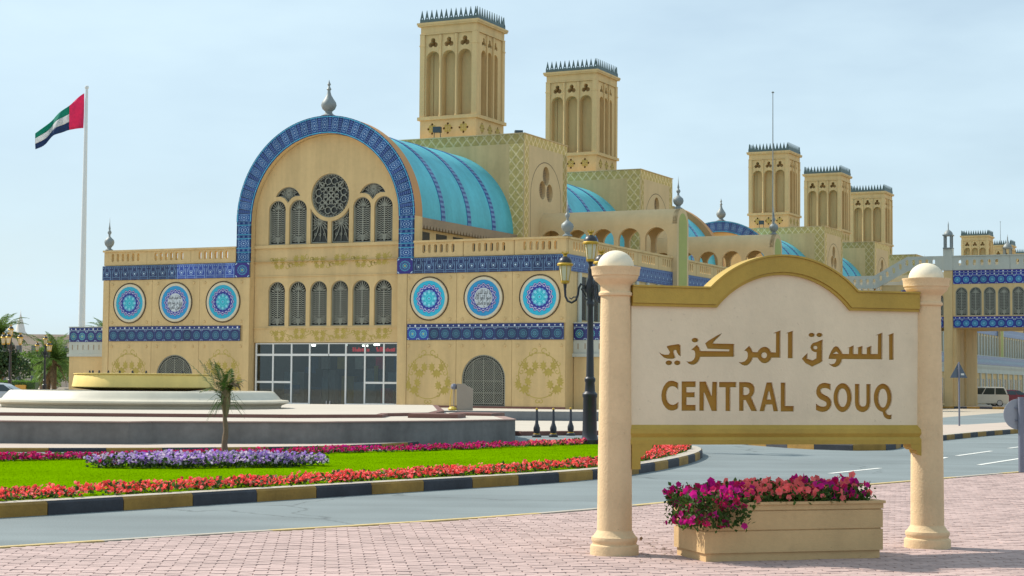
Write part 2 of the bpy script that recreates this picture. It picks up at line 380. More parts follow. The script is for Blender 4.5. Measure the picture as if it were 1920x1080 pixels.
pattern('band_arcade_far', lambda t, x, z: archtile(t, (x/.66).mod(), (z/.84).mod(), (.012, .04, .18, 1), (.13, .24, .42, 1)), coord='Object')
def ringtile(t, u, v):
    r, a = polar(u, v); LN = (.28, .42, .60, 1)
    c = mixc(t, (u-.5).abs().gt(.40), (.009, .06, .22, 1), (.005, .018, .07, 1))
    c = mixc(t, (u*7.).mod().band(.5, .16)*(v*11.).mod().band(.5, .16), c, (.07, .20, .40, 1)); c = mixc(t, r.band(.33, .02)*(a*10.).cos().gt(-.4), c, LN)
    c = mixc(t, r.band(.19, .02), c, LN); c = mixc(t, r.lt(.055), c, (.4, .5, .65, 1))
    c = mixc(t, ((v-.5).abs()-.44).abs().lt(.022), c, (.10, .45, .60, 1))
    return mixc(t, (u-.5).abs().band(.36, .02)*(v*11.).mod().gt(.45), c, LN)
pattern('tile_ring', ringtile, .55, spec=.25)
def ringnarrow(t, u, v):
    c = mixc(t, (u*3.).mod().band(.5, .22)*(v*8.).mod().band(.5, .28), (.010, .03, .17, 1), (.16, .27, .48, 1))
    return mixc(t, ((v-.5).abs()-.44).abs().lt(.022), c, (.10, .45, .60, 1))
pattern('tile_ring_narrow', ringnarrow, .55, spec=.25)
pattern('tile_corner', lambda t, u, v: rosette(t, u, v, (.025, .015, .20, 1), (.08, .35, .42, 1), (.03, .10, .32, 1), (.35, .40, .12, 1)))
def medal(t, u, v, field, plainc=None):
    r, a = polar(u, v); r = r*2.
    LACE = (.50, .48, .66, 1); DK = (.02, .02, .22, 1)
    c = mixc(t, r.lt((a*16.).cos()*.045+.79), field, DK); c = mixc(t, r.band((a*16.).cos()*.045+.735, .022), c, LACE)
    c = mixc(t, r.lt((a*16.).cos()*.05+.695), c, (.035, .05, .32, 1)); c = mixc(t, r.band(.635, .028)*(a*16.).cos().gt(-.1), c, LACE)
    if plainc: return mixc(t, r.lt(.56), c, plainc)
    c = mixc(t, r.lt(.57), c, (.012, .02, .24, 1)); c = mixc(t, r.lt((a*16.).cos()*.02+.49), c, (.10, .30, .55, 1))
    c = mixc(t, r.lt((a*8.).cos()*.06+.42), c, (.02, .42, .52, 1))
    b8 = (a*8./2.).cos(); b8 = (a*8.).cos().gt(.1)*r.band(.36, .075); c = mixc(t, b8, c, (.22, .62, .74, 1))
    c = mixc(t, r.band(.22, .018), c, (.10, .58, .70, 1)); c = mixc(t, r.lt((a*8.).cos()*.02+.11), c, (.10, .55, .72, 1))
    return mixc(t, r.lt(.035), c, (.10, .06, .2, 1))
pattern('medallion', lambda t, u, v: medal(t, u, v, (.015, .40, .58, 1)))
pattern('medallion_text', lambda t, u, v: medal(t, u, v, (.015, .29, .58, 1), (.55, .60, .64, 1)))
def ribpat(t, x, z):
    c = t.nodes.new('ShaderNodeTexCoord'); sp = t.nodes.new('ShaderNodeSeparateXYZ'); t.links.new(c.outputs['Object'], sp.inputs[0]); X, Y, Z = [S(t, sp.outputs[i]) for i in range(3)]
    an = Z.op('ARCTAN2', X)*9.; k = an.mod(); yy = (Y*1.6).abs()
    c2 = mixc(t, (k-.5).abs().band(.25, .13), (.012, .04, .22, 1), (.09, .24, .44, 1))
    return mixc(t, yy.gt(.36), c2, (.02, .10, .36, 1))
pattern('vault_rib', ribpat)
def latt(t, x, z):
    c = t.nodes.new('ShaderNodeTexCoord'); sp = t.nodes.new('ShaderNodeSeparateXYZ'); t.links.new(c.outputs['Object'], sp.inputs[0])
    h = S(t, sp.outputs[0])+S(t, sp.outputs[1]); Z = S(t, sp.outputs[2]); p = .62
    a = ((h+Z*.85)/p).mod(); b = ((h-Z*.85)/p).mod()
    return mixc(t, a.lt(.17).max(b.lt(.17)), (.49, .365, .135, 1), (.66, .52, .28, 1))
pattern('painted_lattice', latt, rough=.85, coord='Object', spec=.2)

def translucent(names, f):
    """thin petals, blades and cloth let part of the light through"""
    for n_ in names:
        t = MATS[n_].node_tree; b = t.nodes['Principled BSDF']; o = [n for n in t.nodes if n.type == 'OUTPUT_MATERIAL'][0]
        tl = t.nodes.new('ShaderNodeBsdfTranslucent'); ms = t.nodes.new('ShaderNodeMixShader'); ms.inputs[0].default_value = f
        t.links.new(b.inputs['Base Color'].links[0].from_socket, tl.inputs[0]); t.links.new(b.outputs[0], ms.inputs[1]); t.links.new(tl.outputs[0], ms.inputs[2]); t.links.new(ms.outputs[0], o.inputs[0])
translucent(['petal_red', 'petal_coral', 'petal_magenta', 'petal_fuchsia', 'petal_purple', 'petal_lilac', 'grass_blade', 'leaf', 'palm_leaf', 'hedge'], .45)
translucent(['flag_red', 'flag_green', 'flag_white', 'flag_black'], .5)
# ---------------------------------------------------------------- ground, roads, pavements
struct(G().flatpoly([(-2500, -60), (2500, -60), (2500, 5000), (-2500, 5000)], -.012).build('ground', 'sand'))
struct(G().flatpoly([(-90, 4), (90, 4), (120, 175), (62, 175), (30, 110), (16, 78), (-1, 72.5), (-40, 62), (-90, 52)], 0).build('road', 'asphalt'))
def offs(poly, d):
    """offset an open polyline to its left by d"""
    o = []
    for i, p in enumerate(poly):
        a = Vector(poly[max(i-1, 0)]); b = Vector(poly[min(i+1, len(poly)-1)]); t_ = (b-a).normalized(); o.append((p[0]-t_.y*d, p[1]+t_.x*d))
    return o
def resample(poly, step, closed=False):
    P = [Vector(p) for p in poly]+([Vector(poly[0])] if closed else []); out = [P[0]]; acc = 0.
    for a, b in zip(P, P[1:]):
        L = (b-a).length; s = step-acc
        while s <= L: out.append(a.lerp(b, s/L)); s += step
        acc = L-(s-step)
    return [tuple(p) for p in out]
def smooth2(poly, it=3):
    for _ in range(it):
        q = [poly[0]]
        for a, b in zip(poly, poly[1:]): q += [(a[0]*.75+b[0]*.25, a[1]*.75+b[1]*.25), (a[0]*.25+b[0]*.75, a[1]*.25+b[1]*.75)]
        poly = q+[poly[-1]]
    return poly
# near footway of interlocking pavers
EDGE = smooth2([(-14, 7.6), (-9.2, 12.6), (-4.81, 16.71), (-3.08, 18.38), (-.95, 20.2), (1.11, 22.46), (3.44, 25.74), (6.65, 29.66), (9.74, 33.54), (12.2, 36.0), (16, 37.6), (26, 39)], 2)
struct(G().flatpoly(EDGE+[(26, 6), (-14, 6)], .021).build('pavement', 'joint'))
PAV = bpy.data.objects['pavement']
def inside(p, poly):
    c = False; j = len(poly)-1
    for i in range(len(poly)):
        if (poly[i][1] > p[1]) != (poly[j][1] > p[1]) and p[0] < (poly[j][0]-poly[i][0])*(p[1]-poly[i][1])/(poly[j][1]-poly[i][1])+poly[i][0]: c = not c
        j = i
    return c
PW, PH = .235, .118
INEDGE = offs(EDGE, -.15)
PPOLY = INEDGE+[(26, 6), (-14, 6)]
def paver_outline(k=1.):
    a, b, z = PW/2-.0035, PH/2-.0032, .012*k
    return [(-a, -b), (-a/2, -b-z), (0, -b+z), (a/2, -b-z), (a, -b), (a-.008, 0), (a, b), (a/2, b-z), (0, b+z), (-a/2, b-z), (-a, b), (-a-.008, 0)]
OUT = paver_outline()
def paver_verts(cx, cy, ca, sa, z, tx, ty):
    lo = []; hi = []
    for (x, y) in OUT:
        X = cx+x*ca-y*sa; Y = cy+x*sa+y*ca; lo.append((X, Y, .006)); hi.append((cx+(X-cx)*.975, cy+(Y-cy)*.95, z+x*tx+y*ty))
    return lo+hi
def paver_faces(n):
    k = len(OUT); return [tuple(n+k+i for i in range(k))]+[(n+i, n+(i+1) % k, n+k+(i+1) % k, n+k+i) for i in range(k)]
PANG = R(6); ca, sa = math.cos(PANG), math.sin(PANG)
spots = []
for j in range(-20, 240):
    for i in range(-90, 110):
        lx = (i+(j % 2)*.5)*PW; ly = j*PH
        X = lx*ca-ly*sa+2; Y = lx*sa+ly*ca+11.5
        if Y < 13.2 or Y > 36 or abs(X) > Y*.31+.4: continue
        if inside((X, Y), PPOLY): spots.append((X, Y))
spots.sort(key=lambda p: p[1]-.0*p[0])
rng = random.Random(3)
near = [p for p in spots if p[1] > 14.2][:300]; nearset = set(near)
pm = [G() for _ in range(3)]
for k, g_ in enumerate(pm):
    g_.v = paver_verts(0, 0, ca, sa, .030, (0, .012, -.01)[k], (0, .01, -.015)[k]); g_.f = paver_faces(0)
pms = [g_.mesh('paver', 'paver') for g_ in pm]
for p in near: put('paver', rng.choice(pms), PAV, (p[0], p[1], rng.uniform(-.003, .002)))
g_ = G()
for p in spots:
    if p in nearset: continue
    n = len(g_.v); g_.v += paver_verts(p[0], p[1], ca, sa, .030+rng.uniform(-.003, .002), rng.uniform(-.012, .012), rng.uniform(-.02, .02)); g_.f += paver_faces(n)
struct(g_.build('pavers_beyond', 'paver', PAV), 'stuff')
# flush edging between footway and road: yellow and bare stretches
er = resample(EDGE, 1.0); ei = offs(er, -.11)
for k in range(len(er)-1):
    if er[k][0] < -9 or er[k][0] > 14: continue
    a, b, c, d = er[k], er[k+1], ei[k+1], ei[k]
    mt = 'edge_yellow' if (k//2) % 3 != 1 else 'kerb_top'
    G().slab([a, b, c, d], 0, .036).build('edging_stone', mt, PAV)
# ------------------------------------------------ kerbs
def kerb(name, line, step, h=.17, wd=.28, start=0, top='kerb_top', blend=.004):
    """line runs so that the raised side lies to its left; blocks painted in turn, bare tops"""
    k_ = struct(empty(name)); pts = resample(line, step); inn = offs(pts, wd)
    for i in range(len(pts)-1):
        a, b = Vector(pts[i]), Vector(pts[i+1]); c, d = Vector(inn[i+1]), Vector(inn[i]); e = (b-a).normalized()*.006
        a2, b2, c2, d2 = a+e, b-e, c-e, d+e
        g_ = G(); f_ = (a2.lerp(d2, .10), b2.lerp(c2, .10))
        g_.quad((a2.x, a2.y, 0), (b2.x, b2.y, 0), (b2.x, b2.y, h-.03), (a2.x, a2.y, h-.03)); g_.quad((a2.x, a2.y, h-.03), (b2.x, b2.y, h-.03), (f_[1].x, f_[1].y, h), (f_[0].x, f_[0].y, h))
        g_.quad((a2.x, a2.y, 0), (a2.x, a2.y, h-.03), (f_[0].x, f_[0].y, h), (d2.x, d2.y, h), (d2.x, d2.y, 0)); g_.quad((b2.x, b2.y, 0), (c2.x, c2.y, 0), (c2.x, c2.y, h), (f_[1].x, f_[1].y, h), (b2.x, b2.y, h-.03))
        st = g_.build('kerb_stone', 'kerb_black' if (i+start) % 2 else 'kerb_yellow', k_)
        t_ = G().quad((f_[0].x, f_[0].y, h), (f_[1].x, f_[1].y, h), (c2.x, c2.y, h), (d2.x, d2.y, h)); t_.quad((d2.x, d2.y, 0), (d2.x, d2.y, h), (c2.x, c2.y, h), (c2.x, c2.y, 0))
        t_.build('kerb_top', top, st)
    return k_, pts, inn
# planted island in the road
NEARK = smooth2([(-13.5, 13.2), (-9.3, 17.0), (-5.9, 20.48), (-3.89, 23.0), (-1.26, 26.3), (1.2, 29.3), (2.5, 32.2), (3.75, 36.4), (4.4, 39.9), (4.45, 42.4), (3.7, 44.3), (2.6, 44.9), (1.6, 44.0)], 3)
BACKK = smooth2([(1.6, 44.0), (.8, 42.8), (0, 41.8), (-.7, 40.7), (-1.7, 39.3), (-2.6, 38.3), (-3.7, 37.2), (-5.6, 35.4), (-9.8, 32.0), (-14, 29.4), (-22, 25.5)], 2)
ISL = NEARK+BACKK[1:]
kerb('kerb_island', ISL, 1.12, .17, .30, 1)
isl_in = offs(ISL, .27)
lawn = G(); 
lawn.slab(isl_in+[(-22, 13)], 0, .150)
struct(lawn.build('lawn', 'grass_base'))
def in_poly_pts(poly, n, seed, lo=None):
    r_ = random.Random(seed); xs = [p[0] for p in poly]; ys = [p[1] for p in poly]; out = []
    while len(out) < n:
        p = (r_.uniform(min(xs), max(xs)), r_.uniform(min(ys), max(ys)))
        if inside(p, poly): out.append(p)
    return out
LAWNP = [p for p in offs(ISL, .55) if p[0] > -11.5]+[(-11.5, 30.5), (-11.5, 15.4)]
g_ = G(); rng = random.Random(5)
for (x, y) in in_poly_pts(LAWNP, 80000, 5):
    if abs(x) > y*.30+.5: continue
    a = rng.uniform(0, 6.28); h = rng.uniform(.004, .011); wd = rng.uniform(.004, .009); lx, ly = rng.uniform(-.02, .02), rng.uniform(-.02, .02)
    dx, dy = math.cos(a)*wd, math.sin(a)*wd; n = len(g_.v)
    g_.v += [(x-dx, y-dy, .149), (x+dx, y+dy, .149), (x+lx, y+ly, .15+h)]; g_.f.append((n, n+1, n+2))
struct(g_.build('grass', 'grass_blade'), 'stuff')
bpy.data.objects['grass']['label'] = 'short bright green grass of the road island'
# footway and kerb behind the island, in front of the fountain platform
BK = smooth2([(-34, 38.2), (-15, 38.6), (-9, 39.6), (-5.95, 40.9), (-4.55, 41.8), (-2.74, 44.6), (-2.07, 46.4), (-1.95, 46.8)], 2)
kerb('kerb_platform', BK, 1.25, .095, .25, 0)
bi = offs(BK, .24)
struct(G().slab(bi+[(-2.2, 48), (-34, 48)], 0, .09).build('footway', 'sidewalk'))
# far side of the junction
FK = smooth2([(60, 128), (34, 88), (17.87, 62.78), (11.11, 49.55), (10.2, 46.2), (9.4, 44.3), (8.4, 44.1), (7.2, 45.4), (5.8, 50), (5.4, 55.5)], 2)
kerb('kerb_junction', FK[::-1], 1.1, .16, .25, 1)
fi = offs(FK[::-1], .24)
struct(G().slab(fi+[(62, 134), (52, 128), (31, 92), (18, 69.5), (5.0, 61)], 0, .15).build('footway_junction', 'sidewalk'))
# road markings
def dash(a, b, wd, name='road_marking', mt='line_white'):
    a, b = Vector(a), Vector(b); n = (b-a).normalized(); n = Vector((-n.y, n.x))*wd/2
    return struct(G().flatpoly([tuple(a-n), tuple(b-n), tuple(b+n), tuple(a+n)], .006).build(name, mt))
# ---------------------------------------------------------------- market halls
TH = R(25.6); ORG = (2.81, 91.25, 0)
XC = -14.8; XL = -29.95; ZB = .3
RO, RI, ZS = 5.77, 4.80, 10.70          # entrance arch: outer/inner radius, springing
RV = 5.30                                # vault radius
def hallroot(name, label):
    o = empty(name, None, ORG, -TH); tag(o, label, 'building', 'blue vaulted market halls'); return o
SIDE = lambda x0: (lambda a, b, c: (x0-b, a, c))     # maps a front-facing plate (x,y,z) onto the wall x = x0 facing +X
# ---- shared meshes
def finial_mesh():
    g_ = G().lathe([(.42, 0), (.44, .08), (.30, .14), (.20, .24), (.20, .32), (.36, .46), (.44, .66), (.40, .84), (.26, 1.04), (.14, 1.24), (.09, 1.42), (.085, 1.52), (.14, 1.58), (.09, 1.66), (.05, 1.76), (.10, 1.86), (.05, 1.96), (.02, 2.06), (.0, 2.16)], 14); return g_.mesh('finial', 'zinc', True)
def finial_slim_mesh():
    g_ = G().lathe([(.26, 0), (.26, .06), (.14, .12), (.14, .20), (.28, .34), (.33, .50), (.30, .64), (.16, .76), (.07, .84), (.06, .95), (.13, 1.06), (.13, 1.12), (.05, 1.24), (.07, 1.32), (.035, 1.5), (.0, 2.05)], 12); return g_.mesh('finial', 'zinc', True)
FIN, FINS = finial_mesh(), finial_slim_mesh()
def vine_lattice(w_, h_, arched=True):
    """screen of a window: stem with paired leaf branches, cut from sheet; origin at bottom centre"""
    g_ = G(); r = w_/2; zt = h_-r if arched else h_
    out = [(-r, 0), (r, 0)]+(arc(0, zt, r, 0, 180, 12) if arched else [(r, h_), (-r, h_)])
    ri = r-.055
    inn = [(-ri, .055), (ri, .055)]+(arc(0, zt, ri, 0, 180, 12) if arched else [(ri, h_-.055), (-ri, h_-.055)])
    g_.prism(out, [inn], 0, .05)
    g_.ribbon([(0, .05), (0, h_-.08)], .06, .006, .03)
    for s_ in (-1, 1):
        g_.ribbon([(s_*(r-.10), .06), (s_*(r-.10), zt)], .018, .006, .03)
        z = .62
        while z < zt+.10:
            wmax = min(1., math.sqrt(max(0, 1-((max(z-zt, 0)+.14)/r)**2))) if z > zt else 1.
            ex = (r-.11)*wmax
            g_.ribbon([(0, z-.03), (s_*ex*.28, z-.075), (s_*ex*.48, z-.005), (s_*ex*.55, z-.06), (s_*ex*.8, z-.075), (s_*ex, z+.015)], [.05, .05, .035, .05, .045, .02], .008, .03); z += .118
        for k in range(5): g_.ribbon([(0, .08+.06*k), (s_*.10, .20+.06*k), (s_*.2, .15+.08*k), (s_*(r-.10), .22+.09*k)], [.06, .045, .045, .03], .008, .03)
        for k in range(4): g_.ribbon([(0, zt+.02), (s_*r*.8*math.sin(.35+.35*k), zt+.02+r*.8*math.cos(.35+.35*k))], [.05, .03], .008, .03)
    n = int(2*(zt)/.16)
    for k in range(n):
        for s_ in (-1, 1): g_.box(s_*(r-.075)-.018, s_*(r-.075)+.018, .01, .03, .08+k*.08, .115+k*.08)
    return g_.mesh('lattice', 'lattice')
def rosegrille(r):
    g_ = G(); g_.prism(circ(0, 0, r, 40), [circ(0, 0, r-.06, 40)], 0, .05)
    g_.ribbon(arc(0, 0, r-.13, 0, 360, 40), .02, .006, .03)
    for k in range(40):
        a = k*9; g_.ribbon([((r-.06)*math.cos(R(a)), (r-.06)*math.sin(R(a))), ((r-.13)*math.cos(R(a)), (r-.13)*math.sin(R(a)))], .04, .008, .03)
    for k in range(4):
        a = R(45+90*k); ca_, sa_ = math.cos(a), math.sin(a); g_.ribbon([(0, 0), ((r-.13)*ca_, (r-.13)*sa_)], .085, .006, .03)
        for q in (.3, .55):
            for s_ in (-1, 1): g_.ribbon(arc(q*r*ca_-s_*sa_*.13, q*r*sa_+s_*ca_*.13, .13, 0, 320, 12), .045, .006, .03)
        b = R(90*k); cb, sb = math.cos(b), math.sin(b)
        for s_ in (-1, 1): g_.ribbon(arc(.66*r*cb-s_*sb*.2, .66*r*sb+s_*cb*.2, .19, 0, 330, 14), .045, .006, .03)
        g_.ribbon(arc(.30*r*cb, .30*r*sb, .10, 0, 360, 10), .04, .006, .03); g_.ribbon(arc(.9*r*ca_*.78, .9*r*sa_*.78, .16, 0, 360, 12), .035, .006, .03)
    g_.ribbon(arc(0, 0, r*.2, 0, 360, 16), .04, .006, .03)
    return g_.mesh('lattice', 'lattice')
def leafpoly(cx, cz, s_, a):
    base = [(0, -.1), (.22, .12), (.55, .02), (.42, .30), (.78, .55), (.42, .58), (.36, .95), (.10, .72), (0, 1.12), (-.10, .72), (-.36, .95), (-.42, .58), (-.78, .55), (-.42, .30), (-.55, .02), (-.22, .12)]
    c_, n_ = math.cos(a), math.sin(a); return [(cx+s_*(x*c_-y*n_), cz+s_*(x*n_+y*c_)) for x, y in base]
def curl(cx, cz, r, a0, turn, flip=1, n=14):
    return [(cx+r*(1-.62*i/n)*math.cos(a0+flip*turn*i/n), cz+r*(1-.62*i/n)*math.sin(a0+flip*turn*i/n)) for i in range(n+1)]
def frieze_vine(x0, x1, n=6, hh=.30):
    g_ = G(); st = (x1-x0)/n; y = 0
    path = [(x0+.1+(x1-x0-.2)*i/90, .17*math.sin(i/90*n*math.pi*1.0+.4)) for i in range(91)]; g_.ribbon(path, .04, 0, 0)
    for k in range(n):
        c = x0+st*(k+.5); up_ = 1 if k % 2 else -1; zc = .06*up_
        for a, s_ in ((.95, .33), (-.95, .33), (math.pi-.75, .30), (math.pi+.75, .30)): g_.prism(leafpoly(c-.12*math.sin(a), zc+.10*math.cos(a), s_, a), (), -.001, .0)
        for s2 in (-1, 1):
            g_.ribbon(curl(c+s2*st*.40, zc+.20*up_*s2, .17, math.pi*.5*s2, 5.2, s2*up_), .05, 0, 0); g_.ribbon(curl(c+s2*st*.30, -.20*up_, .085, 0, 5.2, s2), .034, 0, 0)
    return g_.mesh('painted_vine', 'olive')
def wreath(w_=1.2, h_=1.18):
    g_ = G(); ell = lambda a, k=1.: (w_*k*math.cos(a), h_*k*math.sin(a))
    g_.ribbon([ell(R(-80+360*i/72)) for i in range(73)], .042, 0, 0)
    for sx in (-1, 1):
        for zc, xc, rot in ((.48, .52, 0.), (-.42, .92, .3)):
            for a, s_ in ((1.45, .38), (-1.45, .38), (math.pi, .46)): aa = a*sx+rot; g_.prism(leafpoly(sx*xc-.13*math.sin(aa), zc+.10*math.cos(aa), s_, aa), (), -.001, 0)
        for (cx_, cz_, r_, a0, fl) in ((.24, 1.28, .17, 0, 1), (.46, 1.12, .13, 1, -1), (1.12, .62, .15, 2, 1), (1.02, .2, .13, 0, -1), (1.25, -.15, .15, 1, 1), (1.1, -.75, .16, 0, 1), (.62, -.98, .13, 2, -1), (.12, -1.32, .13, 3, 1), (.85, .82, .11, 2, 1)):
            g_.ribbon(curl(sx*cx_, cz_, r_, a0 if sx > 0 else math.pi-a0, 5.4, fl*sx), .042, 0, 0)
    return g_.mesh('painted_wreath', 'olive')
def star_mesh():
    p = [((.13 if i % 2 == 0 else .055)*math.sin(i*math.pi/5), (.13 if i % 2 == 0 else .055)*math.cos(i*math.pi/5)) for i in range(10)]
    return G().prism(p, (), -.03, .0).mesh('star', 'stucco')
STAR, WREATH = star_mesh(), wreath()
def parapet_mesh(L, z0=8.40, z1=9.20, n=6, sw=.19, pitch=.37, name='parapet_panel', mat='stucco', zs=(.22, .70)):
    hs = []; c0 = L/2-(n-1)*pitch/2
    for k in range(n):
        x = c0+k*pitch; r = sw/2; hs.append(arc(x, z0+zs[1]-r, r, 0, 180, 6)+arc(x, z0+zs[0]+r, r, 180, 360, 6))
    return G().prism(rect(.012, L-.012, z0, z1), hs, 0, .22).mesh(name, mat)
def tile_mesh(w_, h_, mt, name='tile', d=.05): return G().box(.004, w_-.004, 0, d, .004, h_-.004).mesh(name, mt)
WIN_S = (1.14, 2.52)
LAT = vine_lattice(*WIN_S); PANE = G().prism(archpoly(-.56, .56, .01, 2.51), (), 0, .02).mesh('glass_pane', 'dark_pane')
SILLM = G().box(-.60, .60, -.06, .0, -.10, -.003).mesh('sill', 'stucco')
def window(parent, x, y, z):
    f = put('window', LAT, parent, (x, y, z)); put('glass_pane', PANE, f, (0, .10, 0)); return f

# ---------------------------------------------- wind tower (built once, then copied)
def tower_parts():
    """list of (name, mesh, loc, rz) with the tower standing at the origin, base z=0 (real 17.0), 4 m square"""
    H = 2.0; parts = []
    def cross(cx, cz):
        return [circ(cx+dx, cz+dz, .085, 8) for dx, dz in ((.27, 0), (-.27, 0), (0, .29), (0, -.29))]
    pl = G(); th = .25
    holes = [c for k in (-1, 0, 1) for c in cross(k*1.12, .78)]
    for k in range(4):
        a = k*math.pi/2; c_, s_ = math.cos(a), math.sin(a); hw = H if k % 2 == 0 else H-th
        pl.prism(rect(-hw, hw, 0, 1.35), holes, -H, -H+th, lambda x, y, z, c_=c_, s_=s_: (x*c_-y*s_, x*s_+y*c_, z))
    parts.append(('plinth', pl.mesh('plinth', 'stucco'), (0, 0, 0), 0)); parts.append(('dark_core', G().box(-1.7, 1.7, -1.7, 1.7, .05, 1.3).mesh('dark_core', 'dark_room'), (0, 0, 0), 0))
    cr = G()
    for k in (0,):
        cx_, cz_ = 0, .78
        for a in range(4): cr.prism(leafpoly(cx_+.12*math.cos(R(45+90*a)), cz_+.12*math.sin(R(45+90*a)), .19, R(45+90*a-90)), (), -.004, 0)
        cr.ribbon([(cx_-.2, cz_), (cx_+.2, cz_)], .06, -.009, -.009); cr.ribbon([(cx_, cz_-.21), (cx_, cz_+.21)], .06, -.010, -.010)
    crm = cr.mesh('painted_cross', 'olive')
    for k in (-1, 0, 1): parts.append(('painted_cross', crm, (k*1.12, -H-.002, 0), 0)); parts.append(('painted_cross', crm, (H+.002, k*1.12, 0), math.pi/2))
    parts.append(('ledge', G().box(-H-.14, H+.14, -H-.14, H+.14, 1.35, 1.56).mesh('ledge', 'stucco'), (0, 0, 0), 0))
    sh = G(); th = .55
    def tref(cx, cz, r=.165): 
        P = []
        for ang in (90, 210, 330):
            c = (cx+.19*math.cos(R(ang)), cz+.19*math.sin(R(ang))); P += arc(c[0], c[1], r, ang-122, ang+122, 8)
        return P
    for k in range(4):
        a = k*math.pi/2; c_, s_ = math.cos(a), math.sin(a); hw = H-.06 if k % 2 == 0 else H-.06-th
        hs = []
        for q in (-1, 0, 1):
            sc = 1. if k % 2 == 0 else .74
            wq = .47*sc; hs.append(archpoly(q*1.14*sc-wq, q*1.14*sc+wq, 1.62, 5.80, 12)); hs.append(tref(q*1.14*sc, 6.30, .165*sc))
        sh.prism(rect(-hw, hw, 1.56, 6.86), hs, -H+.06, -H+.06+th, lambda x, y, z, c_=c_, s_=s_: (x*c_-y*s_, x*s_+y*c_, z))
    parts.append(('shaft', sh.mesh('shaft', 'stucco'), (0, 0, 0), 0))
    parts.append(('niche_wall', G().box(-1.36, 1.36, -1.36, 1.36, 1.58, 6.80).mesh('niche_wall', 'stucco'), (0, 0, 0), 0))
    colm = G().lathe([(.10, 0), (.10, .08), (.075, .14), (.075, 4.85), (.11, 4.95), (.11, 5.24)], 8).mesh('colonnette', 'stucco', True)
    corner = G().box(-.17, .17, -.17, .17, 0, 5.29).box(-.20, .20, -.20, .20, 4.55, 4.63).mesh('corner_pier', 'stucco')
    for sx in (-1, 1):
        for sy in (-1, 1): parts.append(('corner_pier', corner, (sx*(H-.13), sy*(H-.13), 1.565), 0))
    for q in (-1, 1):
        parts.append(('colonnette', colm, (q*.57, -H+.02, 1.562), 0)); parts.append(('colonnette', colm, (H-.02, q*.46, 1.562), 0)); parts.append(('colonnette', colm, (-H+.02, q*.46, 1.562), 0)); 
    parts.append(('entablature', G().box(-H, H, -H, H, 6.86, 7.40).box(-H-.05, H+.05, -H-.05, H+.05, 6.86, 6.93).box(-H-.16, H+.16, -H-.16, H+.16, 7.40, 7.50).box(-H-.20, H+.20, -H-.20, H+.20, 7.50, 7.63).mesh('entablature', 'stucco'), (0, 0, 0), 0))
    parts.append(('crest_rail', G().box(-H-.05, H+.05, -H-.05, H+.05, 7.632, 7.84).mesh('crest_rail', 'crest_metal'), (0, 0, 0), 0))
    return parts
TP = tower_parts()
SPK = G().prism([(-.15, 0), (.15, 0), (.10, .18), (.045, .42), (0, .62), (-.045, .42), (-.10, .18)], [[(-.06, .05), (.06, .05), (0, .17)]], -.02, .02).mesh('crest_spike', 'crest_metal')
def tower(parent, y, z=17.0, spikes=True):
    t_ = empty('wind_tower', parent, (XC, y, z))
    for n_, me, l, rz in TP: put(n_, me, t_, l, rz)
    if spikes:
        for k in range(12):
            q = -1.92+k*.349
            put('crest_spike', SPK, t_, (q, -2.0, 7.842)); put('crest_spike', SPK, t_, (2.0, q, 7.842), math.pi/2); put('crest_spike', SPK, t_, (q, 2.0, 7.842))
    else:
        g_ = G()
        for k in range(12):
            q = -1.92+k*.349
            for (x, yy, sw) in ((q, -2., 0), (q, 2., 0), (2., q, 1), (-2., q, 1)):
                g_.prism([(-.15, 0), (.15, 0), (0, .62)], (), -.02, .02, (lambda a, b, c, x=x, yy=yy: (x+a, yy+b, 7.842+c)) if not sw else (lambda a, b, c, x=x, yy=yy: (x-b, yy+a, 7.842+c)))
        g_.build('crest', 'crest_metal', t_)
    return t_
